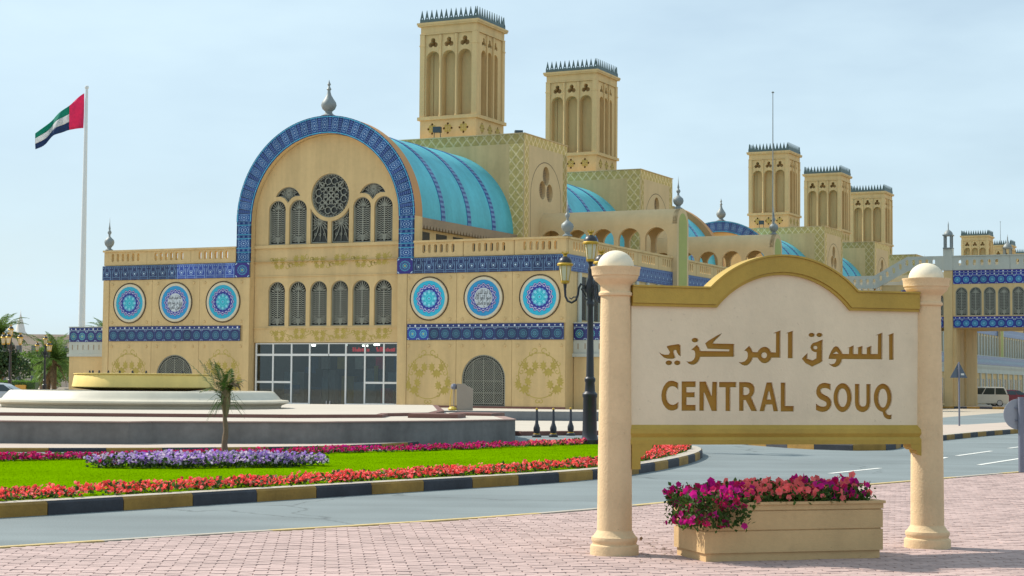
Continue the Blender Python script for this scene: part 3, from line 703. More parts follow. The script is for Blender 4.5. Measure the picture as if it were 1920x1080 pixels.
# ---------------------------------------------- tower block with painted lattice border
BW = 6.0; BD = 6.5
def block(parent, y0):
    b_ = empty('tower_block', parent, (0, 0, 0)); x0, x1 = XC-BW, XC+BW; z0, z1 = 8.41, 17.0
    g_ = G().box(x0, x1-.302, y0, y0+BD, z0, z1); g_.build('wall', 'stucco', b_)
    ym = y0+BD/2; hs = [circ(ym, 14.66, .50, 18, .60), circ(ym-.54, 13.72, .48, 18, .58), circ(ym+.54, 13.62, .48, 18, .58)]
    G().prism(rect(y0, y0+BD, z0, z1), hs, 0, .30, SIDE(x1)).build('side_wall', 'stucco_pale', b_)
    for k, h in enumerate(hs):
        cy_ = sum(p[0] for p in h)/len(h); cz_ = sum(p[1] for p in h)/len(h); lv = G()
        for q in range(-5, 6):
            hw = .40*math.sqrt(max(.02, 1-(q/6)**2)); lv.box(x1-.26, x1-.20, cy_-hw, cy_+hw, cz_+q*.105-.03, cz_+q*.105+.015)
        lv.build('louvre', 'frieze', b_)
    # painted lattice borders (flat paint) on front and side
    e = .004
    def fr(xa, xb, za, zb): return G().box(xa, xb, y0-e, y0-.0005, za, zb)
    fr(x0+.02, x1-.02, z1-.66, z1-.06).build('painted_border', 'painted_lattice', b_); fr(x1-1.0, x1-.06, z0, z1-.66).build('painted_border', 'painted_lattice', b_)
    for (ya, yb, za, zb) in ((y0+.02, y0+BD-.02, z1-.66, z1-.06), (y0+.06, y0+.66, z0, z1-.66), (y0+BD-.66, y0+BD-.06, z0, z1-.66)):
        G().box(x1+.0005, x1+e, ya, yb, za, zb).build('painted_border', 'painted_lattice', b_)
    ln = G(); pts = [(ym-2.3, 8.6), (ym-2.3, 13.2)]+arc(ym, 13.2, 2.3, 180, 0, 20)+[(ym+2.3, 8.6)]; ln.ribbon(pts, .05, -.004, -.004); ln.v = [(x1-b, a, c) for a, b, c in ln.v]
    ln.build('arch_outline', 'grout_line', b_)
    G().box(x0-.05, x1+.05, y0-.05, y0+BD+.05, 17.0-.055, 17.0-.002).build('coping', 'stucco_pale', b_)
    return b_
def vault(parent, y0, y1, ribs):
    v_ = empty('vault', parent, (XC, 0, ZS)); n = 40; g_ = G()
    pr = [(RV*math.cos(math.pi*i/n), RV*math.sin(math.pi*i/n)) for i in range(n+1)]
    for i in range(n):
        (a, b), (c, d) = pr[i], pr[i+1]; g_.quad((a, y0, b), (c, y0, d), (c, y1, d), (a, y1, b)); g_.quad((a*.97, y1, b*.97), (c*.97, y1, d*.97), (c*.97, y0, d*.97), (a*.97, y0, b*.97))
    g_.build('roof_shell', 'vault', v_, True)
    for yr in ribs:
        k = RV+.03; rb = G(); hw = .24
        for i in range(n):
            (a, b), (c, d) = [(p[0]*k/RV, p[1]*k/RV) for p in (pr[i], pr[i+1])]
            rb.quad((a, -hw, b), (c, -hw, d), (c, hw, d), (a, hw, b))
            for s_ in (-hw, hw): rb.quad((a, s_, b), (c, s_, d), (c*.992, s_, d*.992), (a*.992, s_, b*.992))
        rb.build('roof_rib', 'vault_rib', v_, True, (0, yr, 0))
    # walls under the springing with a scalloped frieze and clerestory
    for s_ in (-1, 1):
        X = s_*(RV-.05); w_ = G(); w_.box(min(X, X-s_*.25), max(X, X-s_*.25), y0, y1, 8.41-ZS, -.001); w_.build('side_wall', 'stucco', v_)
    fz = G(); L = y1-y0; nn = max(2, int(L/.36)); pts = [(y0, .02), (y0, -.50)]
    for k in range(nn):
        a = y0+L*k/nn; d = L/nn; pts += [(a+d*.22, -.58), (a+d*.5, -.36), (a+d*.78, -.58)]
    pts += [(y1, -.50), (y1, .02)]
    fz.prism(pts, (), -.32, -.02, lambda a, b, c: (RV-.0-b-.06, a, c)); fz.build('scalloped_frieze', 'frieze', v_)
    yy = y0+.5
    while yy < y1-1.3:
        G().box(RV-.045, RV-.02, yy, yy+1.25, 8.9-ZS, 9.98-ZS).build('clerestory_window', 'dark_pane', v_); yy += 2.05
    return v_
def loggia(parent, yc, detail=True):
    """barrel-roofed arcade running out from the block to the side wall, with its end pier"""
    l_ = empty('arcade', parent, (0, 0, 0)); x0, x1 = XC+BW+.003, .32; zs = 11.30; hw = 1.0
    hs = []; k = 0; x = -1.02
    while x-.75 > x0: hs.append(archpoly(x-.72, x+.72, 8.6, 11.12, 14)); x -= 1.74
    for s_ in (-1, 1):
        yf = yc-hw if s_ < 0 else yc+hw-.26
        G().prism(rect(x0, x1-.30, 8.42, zs), hs, yf, yf+.26).build('arcade_wall', 'stucco_pale', l_)
    g_ = G(); n = 16
    for i in range(n):
        a, b = math.pi*i/n, math.pi*(i+1)/n
        for rr, fl in ((hw, 0), (hw-.16, 1)):
            q = [(x0, yc+rr*math.cos(a), zs+rr*math.sin(a)), (x0, yc+rr*math.cos(b), zs+rr*math.sin(b)), (x1, yc+rr*math.cos(b), zs+rr*math.sin(b)), (x1, yc+rr*math.cos(a), zs+rr*math.sin(a))]
            g_.quad(*(q if not fl else q[::-1]))
    g_.build('barrel_roof', 'stucco_pale', l_, True)
    end = [(yc-hw, 3.2), (yc+hw, 3.2)]+arc(yc, zs, hw, 0, 180, 16); G().prism(end, (), 0, .30, SIDE(x1+.002)).build('end_pier', 'stucco_pale', l_)
    e2 = [(yc-hw+.30, 3.2), (yc+hw-.30, 3.2)]+arc(yc, zs, hw-.30, 0, 180, 16); G().prism(e2, (), 0, .012, SIDE(x1+.015)).build('painted_panel', 'green_paint', l_)
    put('finial', FINS, l_, (x1-.3, yc, zs+hw-.03))
    return l_
def archring(parent, y0, full=True):
    """tiled arch front with its thick tan shell"""
    a_ = empty('entrance_arch', parent, (XC, y0, 0)); n = 48; g_ = G(); so = G()
    ro, ri = RO-.012, RI+.0
    pr = [(math.cos(math.pi*i/n), math.sin(math.pi*i/n)) for i in range(n+1)]
    for i in range(n):
        (a, b), (c, d) = pr[i], pr[i+1]
        g_.quad((ro*a, .06, ZS+ro*b), (ro*c, .06, ZS+ro*d), (ro*c, .95, ZS+ro*d), (ro*a, .95, ZS+ro*b)); so.quad((ri*a, .95, ZS+ri*b), (ri*c, .95, ZS+ri*d), (ri*c, .06, ZS+ri*d), (ri*a, .06, ZS+ri*b))
        g_.quad((ro*a, .06, ZS+ro*b), (ri*a, .06, ZS+ri*b), (ri*c, .06, ZS+ri*d), (ro*c, .06, ZS+ro*d)); g_.quad((ro*a, .95, ZS+ro*b), (ro*c, .95, ZS+ro*d), (RV*c*.98, .95, ZS+RV*d*.98), (RV*a*.98, .95, ZS+RV*b*.98))
    g_.build('arch_shell', 'ring_tan', a_, True); so.build('arch_soffit', 'stucco', a_, True)
    for s_ in (-1, 1): G().box(min(s_*ro, s_*ri), max(s_*ro, s_*ri), .06, .95, 7.0 if full else 8.41, ZS).build('arch_leg', 'stucco', a_)
    # voussoir tiles: wide and narrow in turn
    nw = 25; wr = .70; unit = math.pi/(nw+(nw-1)*(1-wr)/wr*.85) ; wa = unit; na = unit*(1-wr)/wr*.85
    def wedge(da, mt):
        g2 = G(); k = 3; rr0, rr1 = RI-.01, RO+.02; da -= .0022
        A = [(rr0*math.sin(-da/2+da*i/k), rr0*math.cos(-da/2+da*i/k)) for i in range(k+1)]; B = [(rr1*math.sin(-da/2+da*i/k), rr1*math.cos(-da/2+da*i/k)) for i in range(k+1)]
        return g2.prism(A+B[::-1], (), 0, .055).mesh('arch_tile', mt)
    mw, mn = wedge(wa, 'tile_ring'), wedge(na, 'tile_ring_narrow'); a = -math.pi/2
    for i in range(2*nw-1):
        d = wa if i % 2 == 0 else na; put('arch_tile', mw if i % 2 == 0 else mn, a_, (0, 0, ZS), rot=(0, a+d/2, 0)); a += d
    put('finial', FIN, a_, (0, .42, ZS+RO-.02))
    return a_
def ribs_for(a, b): return [a+(b-a)*k for k in (.27, .54, .80)]
def hall_upper(root, y0, ntow, spikes=True, frontarch=True, endring=True, loggias=True):
    y = y0; archring(root, y0, y0 == 0); prev = y0+.95
    for k in range(ntow):
        ty = y0+14.75+k*19.45; bf = ty-1.3
        vault(root, prev, bf, [y0+4.25, y0+7.5, y0+10.75] if k == 0 else ribs_for(prev, bf)); block(root, bf); tower(root, ty+2.0, 17.0, spikes); prev = bf+BD
        if loggias: loggia(root, bf+BD/2)
    ye = prev+12.0; vault(root, prev, ye, ribs_for(prev, ye))
    n = 40; g_ = G(); pr = [(math.cos(math.pi*i/n), math.sin(math.pi*i/n)) for i in range(n+1)]
    for i in range(n):
        (a, b), (c, d) = pr[i], pr[i+1]
        for r_ in (RO,): g_.quad((r_*a, ye, r_*b), (r_*c, ye, r_*d), (r_*c, ye+.9, r_*d), (r_*a, ye+.9, r_*b))
        g_.quad((RO*a, ye, RO*b), (RV*.97*a, ye, RV*.97*b), (RV*.97*c, ye, RV*.97*d), (RO*c, ye, RO*d))
    g_.quad(*[(RO*a, ye+.9, RO*b) for a, b in pr][::-1]); g_.build('end_arch', 'ring_tan', root, True, (XC, 0, ZS))
    put('end_wall', G().prism([(-5, -2.29), (5, -2.29)]+arc(0, 0, 5, 0, 180, 24), (), 0, .2).mesh('end_wall', 'stucco'), root, (XC, ye+.3, ZS))
    return ye
# ---------------------------------------------------------------- near market hall
H1 = hallroot('market_hall', 'tan market hall with wide blue tiled entrance arch, turquoise vaults and two tall wind towers')
# ---- lower storeys: core walls set back behind the facing panels
G().box(XL+.02, -19.64, .62, 66.9, ZB-.3, 8.395).box(-9.96, -.02, .62, 66.9, ZB-.3, 8.395).box(-19.638, -9.962, 7.2, 66.9, ZB-.3, 8.395).box(-19.638, -9.962, 1.2, 7.198, 3.86, 8.395).box(XL+.02, -26.30, .072, .618, ZB-.3, 8.395).box(-23.18, -20.1, .072, .618, ZB-.3, 8.395).box(-26.298, -23.182, .072, .618, 3.4, 8.395).box(-9.5, -6.30, .072, .618, ZB-.3, 8.395).box(-3.20, -.02, .072, .618, ZB-.3, 8.395).box(-6.298, -3.202, .072, .618, 3.4, 8.395).build('core_wall', 'stucco', H1)
# facing panels of the two wings
def panel(x0, x1, z0, z1, holes=()):
    return G().prism(rect(x0+.010, x1-.010, z0, z1), holes, 0, .07).build('wall_panel', 'stucco', H1)
XR = [-9.42, -6.40, -3.10, -.02]; XLs = [-29.52, -26.42, -23.06, -20.04]
GATES = (-4.76, -24.74)
for P_, gx in ((XR, GATES[0]), (XLs, GATES[1])):
    for k in range(3):
        panel(P_[k], P_[k+1], 4.80, 7.52)
        panel(P_[k], P_[k+1], ZB-.3, 3.92, [archpoly(gx-1.29, gx+1.29, ZB+.1, 3.14, 20)] if k == 1 else ())
G().box(-9.99, -9.43, -.03, .06, ZB-.3, 7.52).build('pilaster', 'stucco', H1); G().box(-20.03, -19.61, -.03, .06, ZB-.3, 7.52).build('pilaster', 'stucco', H1); G().box(XL, -29.53, -.04, .062, ZB-.3, 7.52).build('pilaster', 'stucco', H1)
for x0, x1 in ((-9.43, -.0), (-29.53, -20.03)): G().box(x0, x1, -.05, -.004, ZB-.3, ZB+.12).build('plinth', 'plaza_trim', H1)
# tile bands: rosette row with dot strip above, arcade row under the parapet
T_R = {m_: tile_mesh(.661, .66, m_) for m_ in ('tile_rosette', 'tile_rosette_bright', 'tile_rosette_green')}; T_D = tile_mesh(.661, .205, 'tile_dots')
def rosette_band(parent, x0, n, y, z0, kinds, rz=0., wd=.661):
    for k in range(n):
        loc = (x0+k*wd, y, z0) if not rz else (x0, y+k*wd, z0)
        put('tile', T_R[kinds(k)], parent, loc, rz); put('tile', T_D, parent, (loc[0], loc[1], z0+.66), rz)
rosette_band(H1, -9.36, 14, -.055, 3.93, lambda k: 'tile_rosette_bright' if k < 2 else 'tile_rosette')
rosette_band(H1, -29.46, 14, -.055, 3.93, lambda k: 'tile_rosette')
T_A = tile_mesh(.645, .85, 'tile_arcade'); T_AB = tile_mesh(.645, .85, 'tile_arcade_bright'); T_C = tile_mesh(.99, .85, 'tile_corner')
for k in range(14): put('tile', T_A, H1, (-9.03+k*.645, -.055, 7.525))
for k in range(14): put('tile', T_AB if k > 7 else T_A, H1, (-20.62-(14-k)*.672, -.055, 7.525)).scale = (1.04, 1, 1)
put('corner_tile', T_C, H1, (-10.03, -.07, 7.525)); put('corner_tile', T_C, H1, (-20.60, -.07, 7.525))
# straight tiled legs of the arch
TLW, TLN = tile_mesh(.97, .62, 'tile_ring', 'arch_tile', .055), tile_mesh(.97, .155, 'tile_ring_narrow', 'arch_tile', .055)
for x in (-10.0, -20.57):
    z = 8.38
    for k in range(3):
        put('arch_tile', TLW, H1, (x, 0, z)); z += .62; put('arch_tile', TLN, H1, (x, 0, z)); z += .155
# parapets with slotted panels
PPM = parapet_mesh(3.13); 
for P_ in ((-9.05, -6.03, -3.01), (-29.98, -26.86, -23.74)):
    for k, x in enumerate(P_): put('parapet_panel', PPM, H1, (x, .02, 0)).scale = ((.96 if P_[0] > -15 else 1.), 1, 1)
G().box(-9.03, .10, -.06, .32, 9.20, 9.31).build('coping', 'stucco', H1); G().box(XL-.08, -20.60, -.06, .32, 9.20, 9.31).build('coping', 'stucco', H1)
# side parapet (facing the street), panels with narrow slots, and tiled side band
PPS = parapet_mesh(3.28, n=6, sw=.17, pitch=.36)
yy = .26; 
while yy < 66:
    put('parapet_panel', PPS, H1, (.0, yy, 0), math.pi/2); yy += 3.30
G().box(-.30, .07, .322, 66.9, 9.20, 9.31).build('coping', 'stucco', H1); G().box(XL-.08, XL+.3, .322, 66.9, 8.40, 9.31).build('parapet_panel', 'stucco', H1)
G().box(-.015, .05, .0, 66.9, 7.53, 8.375).build('tile_band', 'band_arcade_far', H1).rotation_euler = (0, 0, 0)
put('finial', FINS, H1, (.0, .12, 9.30)); put('finial', FINS, H1, (XL+.25, .12, 9.30)).scale = (.9, .9, 1)
# medallions
def medallion(x, z, mt, lines=None):
    o = put('medallion', G().prism(circ(0, 0, .965, 48), (), -.035, .0).mesh('medallion', mt), H1, (x, 0, z))
    G().prism(circ(0, 0, 1.105, 48), [circ(0, 0, .967, 48)], -.045, 0).build('cream_border', 'cream_ring', o)
    G().prism(circ(0, 0, 1.19, 48), [circ(0, 0, 1.145, 48)], -.03, 0).build('black_border', 'black_ring', o)
    return o
MED = []
for x, z, tx in ((-28.02, 6.16, 0), (-24.74, 6.16, 1), (-21.42, 6.16, 0), (-8.05, 6.16, 0), (-4.78, 6.16, 2), (-1.50, 6.16, 0)): MED.append((medallion(x, z, 'medallion_text' if tx else 'medallion'), tx))
for x, z in ((-28.02, 6.16), (-24.74, 6.16), (-21.42, 6.16), (-8.05, 6.16), (-4.78, 6.16), (-1.50, 6.16)):
    for sx in (-1, 1):
        for sz in (-1, 1): put('star', STAR, H1, (x+sx*1.26, 0, z+sz*1.12)).scale = (.8, 1, .8)
    for sx in (-1, 0, 1): put('star', STAR, H1, (x+sx*1.26, 0, 3.62)).scale = (.8, 1, .8)
# calligraphy lines painted on the two white discs
FORMS = {'ا': 'ﺍﺎ', 'أ': 'ﺃﺄ', 'آ': 'ﺁﺂ', 'د': 'ﺩﺪ', 'ذ': 'ﺫﺬ', 'ر': 'ﺭﺮ', 'ز': 'ﺯﺰ', 'و': 'ﻭﻮ', 'ء': 'ﺀﺀ', 'ب': 'ﺏﺐﺑﺒ', 'ت': 'ﺕﺖﺗﺘ', 'ن': 'ﻥﻦﻧﻨ', 'ي': 'ﻱﻲﻳﻴ', 'ه': 'ﻩﻪﻫﻬ', 'ل': 'ﻝﻞﻟﻠ', 'م': 'ﻡﻢﻣﻤ', 'ك': 'ﻙﻚﻛﻜ', 'ق': 'ﻕﻖﻗﻘ', 'ف': 'ﻑﻒﻓﻔ', 'ط': 'ﻁﻂﻃﻄ', 'ع': 'ﻉﻊﻋﻌ', 'ص': 'ﺹﺺﺻﺼ', 'ش': 'ﺵﺶﺷﺸ', 'ئ': 'ﺉﺊﺋﺌ'}
def shape(s_):
    out = ''
    for wd in s_.split(' '):
        r_ = ''
        for i, c in enumerate(wd):
            f = FORMS[c]; pj = i > 0 and len(FORMS[wd[i-1]]) == 4; nj = len(f) == 4 and i+1 < len(wd) and wd[i+1] != 'ء'
            r_ += f[3] if pj and nj else f[2] if nj else f[1] if pj else f[0]
        out += (' ' if out else '')+r_
    return out[::-1]
def textmesh(body, size):
    cu = bpy.data.curves.new('text', 'FONT'); cu.body = body; cu.size = size; cu.align_x = 'CENTER'; cu.resolution_u = 3; cu.offset = size*.012
    o = bpy.data.objects.new('text', cu); COL.objects.link(o); bpy.context.view_layer.update()
    me = bpy.data.meshes.new_from_object(o.evaluated_get(bpy.context.evaluated_depsgraph_get())); bpy.data.objects.remove(o); return me
TXT = {1: ('الله لطيف بعباده', 'يرزق من يشاء وهو', 'القوي العزيز'), 2: ('يا أيها الذين', 'آمنوا اتقوا الله', 'وكونوا مع الصادقين')}
for o, tx in MED:
    if not tx: continue
    for k, ln in enumerate(TXT[tx]):
        me = textmesh(shape(ln), .30); me.materials.clear(); me.materials.append(MATS['ink'])
        xs = [v.co.x for v in me.vertices]; sc = min(1.5, (.86, .98, .90)[k]/max(.01, max(xs)-min(xs))) if xs else 1
        c = (max(xs)+min(xs))/2 if xs else 0
        for v in me.vertices: v.co = ((v.co.x-c)*sc, 0, v.co.y*1.15)
        put('calligraphy', me, o, (0, -.040, (.20, -.09, -.37)[k]))
for x, z in ((-8.08, 1.95), (-1.50, 2.05), (-28.02, 2.0), (-21.45, 2.0)): put('painted_wreath', WREATH, H1, (x, -.003, z))
# arched ground floor gates with iron grilles
def gate_grille():
    g_ = G(); r = 1.27; zt = 2.74-r; g_.prism(archpoly(-r, r, 0, 2.74, 24), [archpoly(-r+.05, r-.05, .05, 2.69, 24)], 0, .05); g_.prism(archpoly(-r+.15, r-.15, .15, 2.59, 24), [archpoly(-r+.18, r-.18, .18, 2.56, 24)], 0, .04)
    pts = archpoly(-r+.10, r-.10, .10, 2.64, 24); pts = resample([p for p in pts], .13, True)
    for x, z in pts: g_.ribbon([(x-.035, z), (x, z+.04), (x+.035, z)], .022, .006, .006)
    for k in (-.62, 0, .62): g_.ribbon([(k, .15), (k, zt+math.sqrt((r-.16)**2-k*k))], .028, -.004, .03)
    for z in (.72, 1.35): g_.ribbon([(-r+.16, z), (r-.16, z)], .028, -.002, .03)
    n = 26
    for i in range(-n, n+1):
        for s_ in (-1, 1):
            p = []
            for k in range(31):
                z = .16+2.42*k/30; x = i*.118+s_*(z-1.3)*.9
                if abs(x) < r-.17 and (z < zt or x*x+(z-zt)**2 < (r-.17)**2): p.append((x, z))
            if len(p) > 1: g_.ribbon([p[0], p[-1]], .020, .012 if s_ < 0 else .014, .014)
    return g_.mesh('grille', 'lattice')
GM = gate_grille(); GP = G().prism(archpoly(-1.28, 1.28, 0, 2.74, 20), (), 0, .02).mesh('glass_pane', 'dark_pane')
for gx in GATES:
    f = put('gate', GM, H1, (gx, .03, ZB+.10)); put('glass_pane', GP, f, (0, .12, 0)); f['label'] = 'arched iron grille gate'
# ---- recessed centre bay
YB_ = .45; BX0, BX1 = -19.60, -10.0
UP = [(-18.71, -17.57), (-17.34, -16.17), (-13.16, -12.02), (-11.80, -10.63)]; LW = [(-18.66, -17.54), (-17.30, -16.15), (-15.90, -14.77), (-14.52, -13.40), (-13.13, -12.02), (-11.75, -10.63)]
RC = (-14.66, 12.05); RR = 1.24
def fan(cx):
    top = arc(cx, 11.76, .88, 22, 158, 14, .88); lo = arc(cx-.68, 11.32, .80, 66, 32, 6)[:]; 
    return top+[(cx-.50, 12.10), (cx-.25, 12.0), (cx, 11.72), (cx+.25, 12.0), (cx+.50, 12.10)]
FANS = [fan(-17.44), fan(-11.92)]
def cwin(x0, x1):
    pts = [(x0, 9.37), (x1, 9.37)]; n = 8
    for i in range(n+1):
        x = x1+(x0-x1)*i/n; d = (1.44**2-(x-RC[0])**2); pts.append((x, RC[1]-math.sqrt(max(d, .15))))
    return pts
CW = [cwin(-15.93, -14.79), cwin(-14.56, -13.41)]
holes = [archpoly(a, b, 9.37, 11.89, 12) for a, b in UP]+[archpoly(a, b, 4.76, 7.28, 12) for a, b in LW]+[circ(RC[0], RC[1], RR, 40)]+FANS+CW
outer = [(BX0+.02, 3.83), (BX1-.02, 3.83), (BX1-.02, ZS)]+arc(XC, ZS, RI-.02, 0, 180, 40)[1:-1]+[(BX0+.02, ZS)]
G().prism(outer, holes, YB_, YB_+.22).build('bay_wall', 'stucco', H1)
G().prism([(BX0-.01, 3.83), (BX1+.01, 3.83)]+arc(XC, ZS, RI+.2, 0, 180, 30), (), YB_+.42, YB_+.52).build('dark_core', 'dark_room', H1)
for s_, x in ((1, BX0), (-1, BX1)): G().box(min(x-.02*s_, x-.48*s_), max(x-.02*s_, x-.48*s_), .064, .619, ZB-.3, 7.0).build('jamb', 'stucco', H1)
for a, b in UP: window(H1, (a+b)/2, YB_+.11, 9.37)
for a, b in LW: window(H1, (a+b)/2, YB_+.11, 4.76)
o = put('rose_window', rosegrille(RR), H1, (RC[0], YB_+.11, RC[1])); put('glass_pane', G().prism(circ(0, 0, RR, 32), (), 0, .02).mesh('glass_pane', 'dark_pane'), o, (0, .10, 0))
for pl_ in FANS+CW:
    cx_ = sum(p[0] for p in pl_)/len(pl_); cz_ = sum(p[1] for p in pl_)/len(pl_); loc_ = [(p[0]-cx_, p[1]-cz_) for p in pl_]; g_ = G(); inn = [(p[0]*.90, p[1]*.90) for p in loc_]
    g_.ribbon([(p[0]*.95, p[1]*.95) for p in loc_+loc_[:1]], .06, 0, .05); rr = random.Random(4)
    for k in range(16):
        a = k*math.tau/16; q = Vector((math.cos(a), math.sin(a)))
        L = 1.2
        while L > .08 and not inside((q.x*L, q.y*L), inn): L -= .04
        g_.ribbon([(0, 0), tuple(q*L*.5+Vector((-q.y, q.x))*.05), tuple(q*L)], [.045, .03, .02], .006, .03); g_.ribbon(arc(q.x*L*.66, q.y*L*.66, .07, 0, 360, 8), .022, .008, .03)
    f = put('window', g_.mesh('lattice', 'lattice'), H1, (cx_, YB_+.11, cz_)); put('glass_pane', G().prism(loc_, (), 0, .02).mesh('glass_pane', 'dark_pane'), f, (0, .10, 0))
for z, h, d in ((9.17, .17, .10), (7.55, .05, .05), (4.62, .06, .05)): G().box(BX0+.02, BX1-.02, YB_-d, YB_-.001, z, z+h).build('string_course', 'stucco', H1)
FV = frieze_vine(-4.0, 4.0)
put('painted_vine', FV, H1, (-14.62, YB_-.004, 8.36)); put('painted_vine', FV, H1, (-14.55, YB_-.004, 4.26)).scale = (1, 1, .95)
# ---- glazed shop front
D0, D1 = -19.5, -10.24; cols = [-19.46, -18.32, -17.09, -15.89, -14.65, -13.54, -12.32, -11.12, -10.26]
fr = G(); yf = YB_+.06; ZF = ZB+.06
for k, x in enumerate(cols):
    if k == 4: fr.box(x-.03, x+.03, yf, yf+.10, 3.20, 3.80); continue
    fr.box(x-.045, x+.045, yf, yf+.12, ZF, 3.80)
for k in range(8):
    a, b = cols[k]+.045, cols[k+1]-.045
    if k == 3: b = cols[4]-.03
    if k == 4: a = cols[4]+.03
    fr.box(a, b, yf+.001, yf+.11, 3.74, 3.80); fr.box(a, b, yf+.001, yf+.11, 3.08, 3.20)
    if k in (0, 1, 6, 7): fr.box(a, b, yf+.001, yf+.10, 1.55, 1.66); fr.box(a, b, yf+.001, yf+.10, ZF, ZF+.12)
    elif k not in (3, 4): fr.box(a, b, yf+.001, yf+.10, ZF, ZF+.09)
SF = fr.build('shop_front', 'white_frame', H1)
for k in range(8):
    a, b = cols[k]+.045, cols[k+1]-.045
    G().box(a, b, yf+.05, yf+.06, 3.20, 3.74).build('glass_pane', 'glass', SF)
    if k in (3, 4):
        if k == 3: b = cols[4]-.01
        else: a = cols[4]+.01
        d = G().box(a, b, yf+.05, yf+.065, ZF+.02, 3.07).build('door_leaf', 'glass', SF)
        x = b-.10 if k == 3 else a+.10; G().box(x-.03, x+.03, yf+.0, yf+.05, ZF+.02, ZF+.22).build('door_foot', 'rim', SF)
    elif k in (0, 1, 6, 7): G().box(a, b, yf+.05, yf+.06, 1.66, 3.08).build('glass_pane', 'glass', SF); G().box(a, b, yf+.05, yf+.06, ZF+.12, 1.55).build('glass_pane', 'glass', SF)
    else: G().box(a, b, yf+.05, yf+.06, ZF+.09, 3.08).build('glass_pane', 'glass', SF)
# interior seen through the glass: dark hall, stalls and a red shop sign
rm = G(); Y0, Y1 = YB_+.62-.0, 7.0
rm.quad((D0, 7, ZF), (D1, 7, ZF), (D1, 7, 3.8), (D0, 7, 3.8)); rm.quad((D0, .6, ZF-.02), (D1, .6, ZF-.02), (D1, 7, ZF-.02), (D0, 7, ZF-.02)); rm.quad((D0, .6, 3.81), (D0, 7, 3.81), (D1, 7, 3.81), (D1, .6, 3.81)); rm.quad((D0, .6, ZF), (D0, 7, ZF), (D0, 7, 3.8), (D0, .6, 3.8)); rm.quad((D1, 7, ZF), (D1, .6, ZF), (D1, .6, 3.8), (D1, 7, 3.8))
rm.build('shop_interior', 'shop_wall', SF)
m, t, b = newmat('fill_lamp_glow'); b.inputs['Emission Color'].default_value = (1, .93, .8, 1); b.inputs['Emission Strength'].default_value = 14
for x, y in ((-17.5, 3.4), (-14.7, 4.6), (-12.6, 2.3)): G().lathe([(.0, 3.70), (.16, 3.70), (.16, 3.78)], 10, (x, y, 0)).build('ceiling_fill_lamp', 'fill_lamp_glow', SF)  # one lit lamp is real; the extra discs are added to brighten the interior
for k, (x, mt) in enumerate(((-18.7, 'shop_blue'), (-17.9, 'shop_white'), (-16.8, 'shop_yellow'), (-15.6, 'shop_white'), (-14.2, 'flag_red'), (-13.0, 'shop_blue'), (-12.0, 'shop_white'), (-11.0, 'shop_yellow'))): G().box(x-.42, x+.42, 5.6+.3*(k % 3), 6.0+.3*(k % 3), ZF, 1.3+.35*(k*7 % 4)).box(x-.3, x+.25, 5.5, 5.58, 2.4, 3.1).build('stall', mt, SF)
rr = random.Random(9)
g_ = G().box(-18.9, -18.0, 2.6, 3.3, ZF, 2.2).box(-16.6, -16.2, 3.0, 3.4, ZF, 1.9).box(-13.2, -12.6, 2.2, 2.8, ZF, 2.4); g_.build('stall', 'shop_white', SF)
for x, z, mt, w_, h_ in ((-12.1, 2.1, 'shop_yellow', .12, .9), (-17.6, 1.2, 'shop_blue', .5, .5), (-16.4, 2.3, 'shop_blue', .35, .35), (-11.0, 1.9, 'shop_white', .35, .6)):
    G().box(x-w_, x+w_, 1.4, 1.45, z-h_/2, z+h_/2).build('hanging_goods', mt, SF)
rr = random.Random(17)
for x0, x1, mt in ((-13.4, -12.4, 'shop_red'), (-12.2, -11.95, 'shop_blue'), (-11.9, -10.75, 'shop_red')):
    g_ = G(); x = x0
    while x < x1: w_ = rr.uniform(.05, .12); g_.box(x, x+w_, 1.0, 1.03, 3.33, 3.33+rr.uniform(.12, .26)); x += w_+rr.uniform(.015, .05)
    g_.build('shop_sign', mt, SF)
# ---- low side galleries with rosette band and pale frieze
def annex(root, x0, x1, y0, y1, tiles):
    a_ = empty('side_gallery', root, (0, 0, 0))
    G().box(x0, x1, y0, y1, 0, 3.04).build('wall', 'stucco', a_); G().box(x0-.10, x1+.10, y0-.10, y1, 3.042, 3.22).build('ledge', 'stucco_white', a_)
    g2 = G().box(x0-.02, x1+.02, y0-.02, y1, 3.222, 3.918); g2.build('pale_frieze', 'stucco_white', a_)
    x = x0+.25
    nt_ = G()
    while x < x1: nt_.box(x-.03, x+.03, y0-.026, y0-.0215, 3.45, 3.75); x += .40
    y = y0+.4
    while y < y1: nt_.box(x1+.0215, x1+.026, y-.03, y+.03, 3.45, 3.75); y += .40
    nt_.build('notches', 'frieze', a_)
    G().box(x0+.01, x1-.01, y0+.01, y1, 3.92, 4.79).build('band_core', 'stucco', a_)
    rosette_band(a_, x0, tiles, y0-.045, 3.925, lambda k: 'tile_rosette_green', 0, (x1-x0)/tiles)
    G().box(x1, x1+.05, y0, y1, 3.925, 4.792).build('tile_band', 'band_rosette_far', a_)
    G().box(x0-.04, x1+.04, y0-.05, y1, 4.795, 4.85).build('coping', 'stucco_white', a_)
    return a_
annex(H1, XL-3.30, XL-.02, 1.0, 60, 5); annex(H1, .02, 3.32, 1.0, 66, 5)
def sidewall(root, y0, y1):
    """upper side storey: pale pilasters, tall dark grilles"""
    y = y0+.5; W = G().box(.0, .10, 0, .34, 4.86, 7.5).mesh('pilaster', 'stucco_white'); Wn = G().box(-.012, .012, 0, .62, 5.0, 7.3).mesh('window', 'dark_pane'); Wd = G().box(-.015, .02, 0, .20, 5.0, 7.3).mesh('grille_strip', 'lattice')
    while y < y1-1.2:
        put('pilaster', W, root, (0, y, 0)); put('window', Wn, root, (0, y+.42, 0)); put('grille_strip', Wd, root, (0, y+1.12, 0)); y += 1.65
sidewall(H1, 1.0, 66)
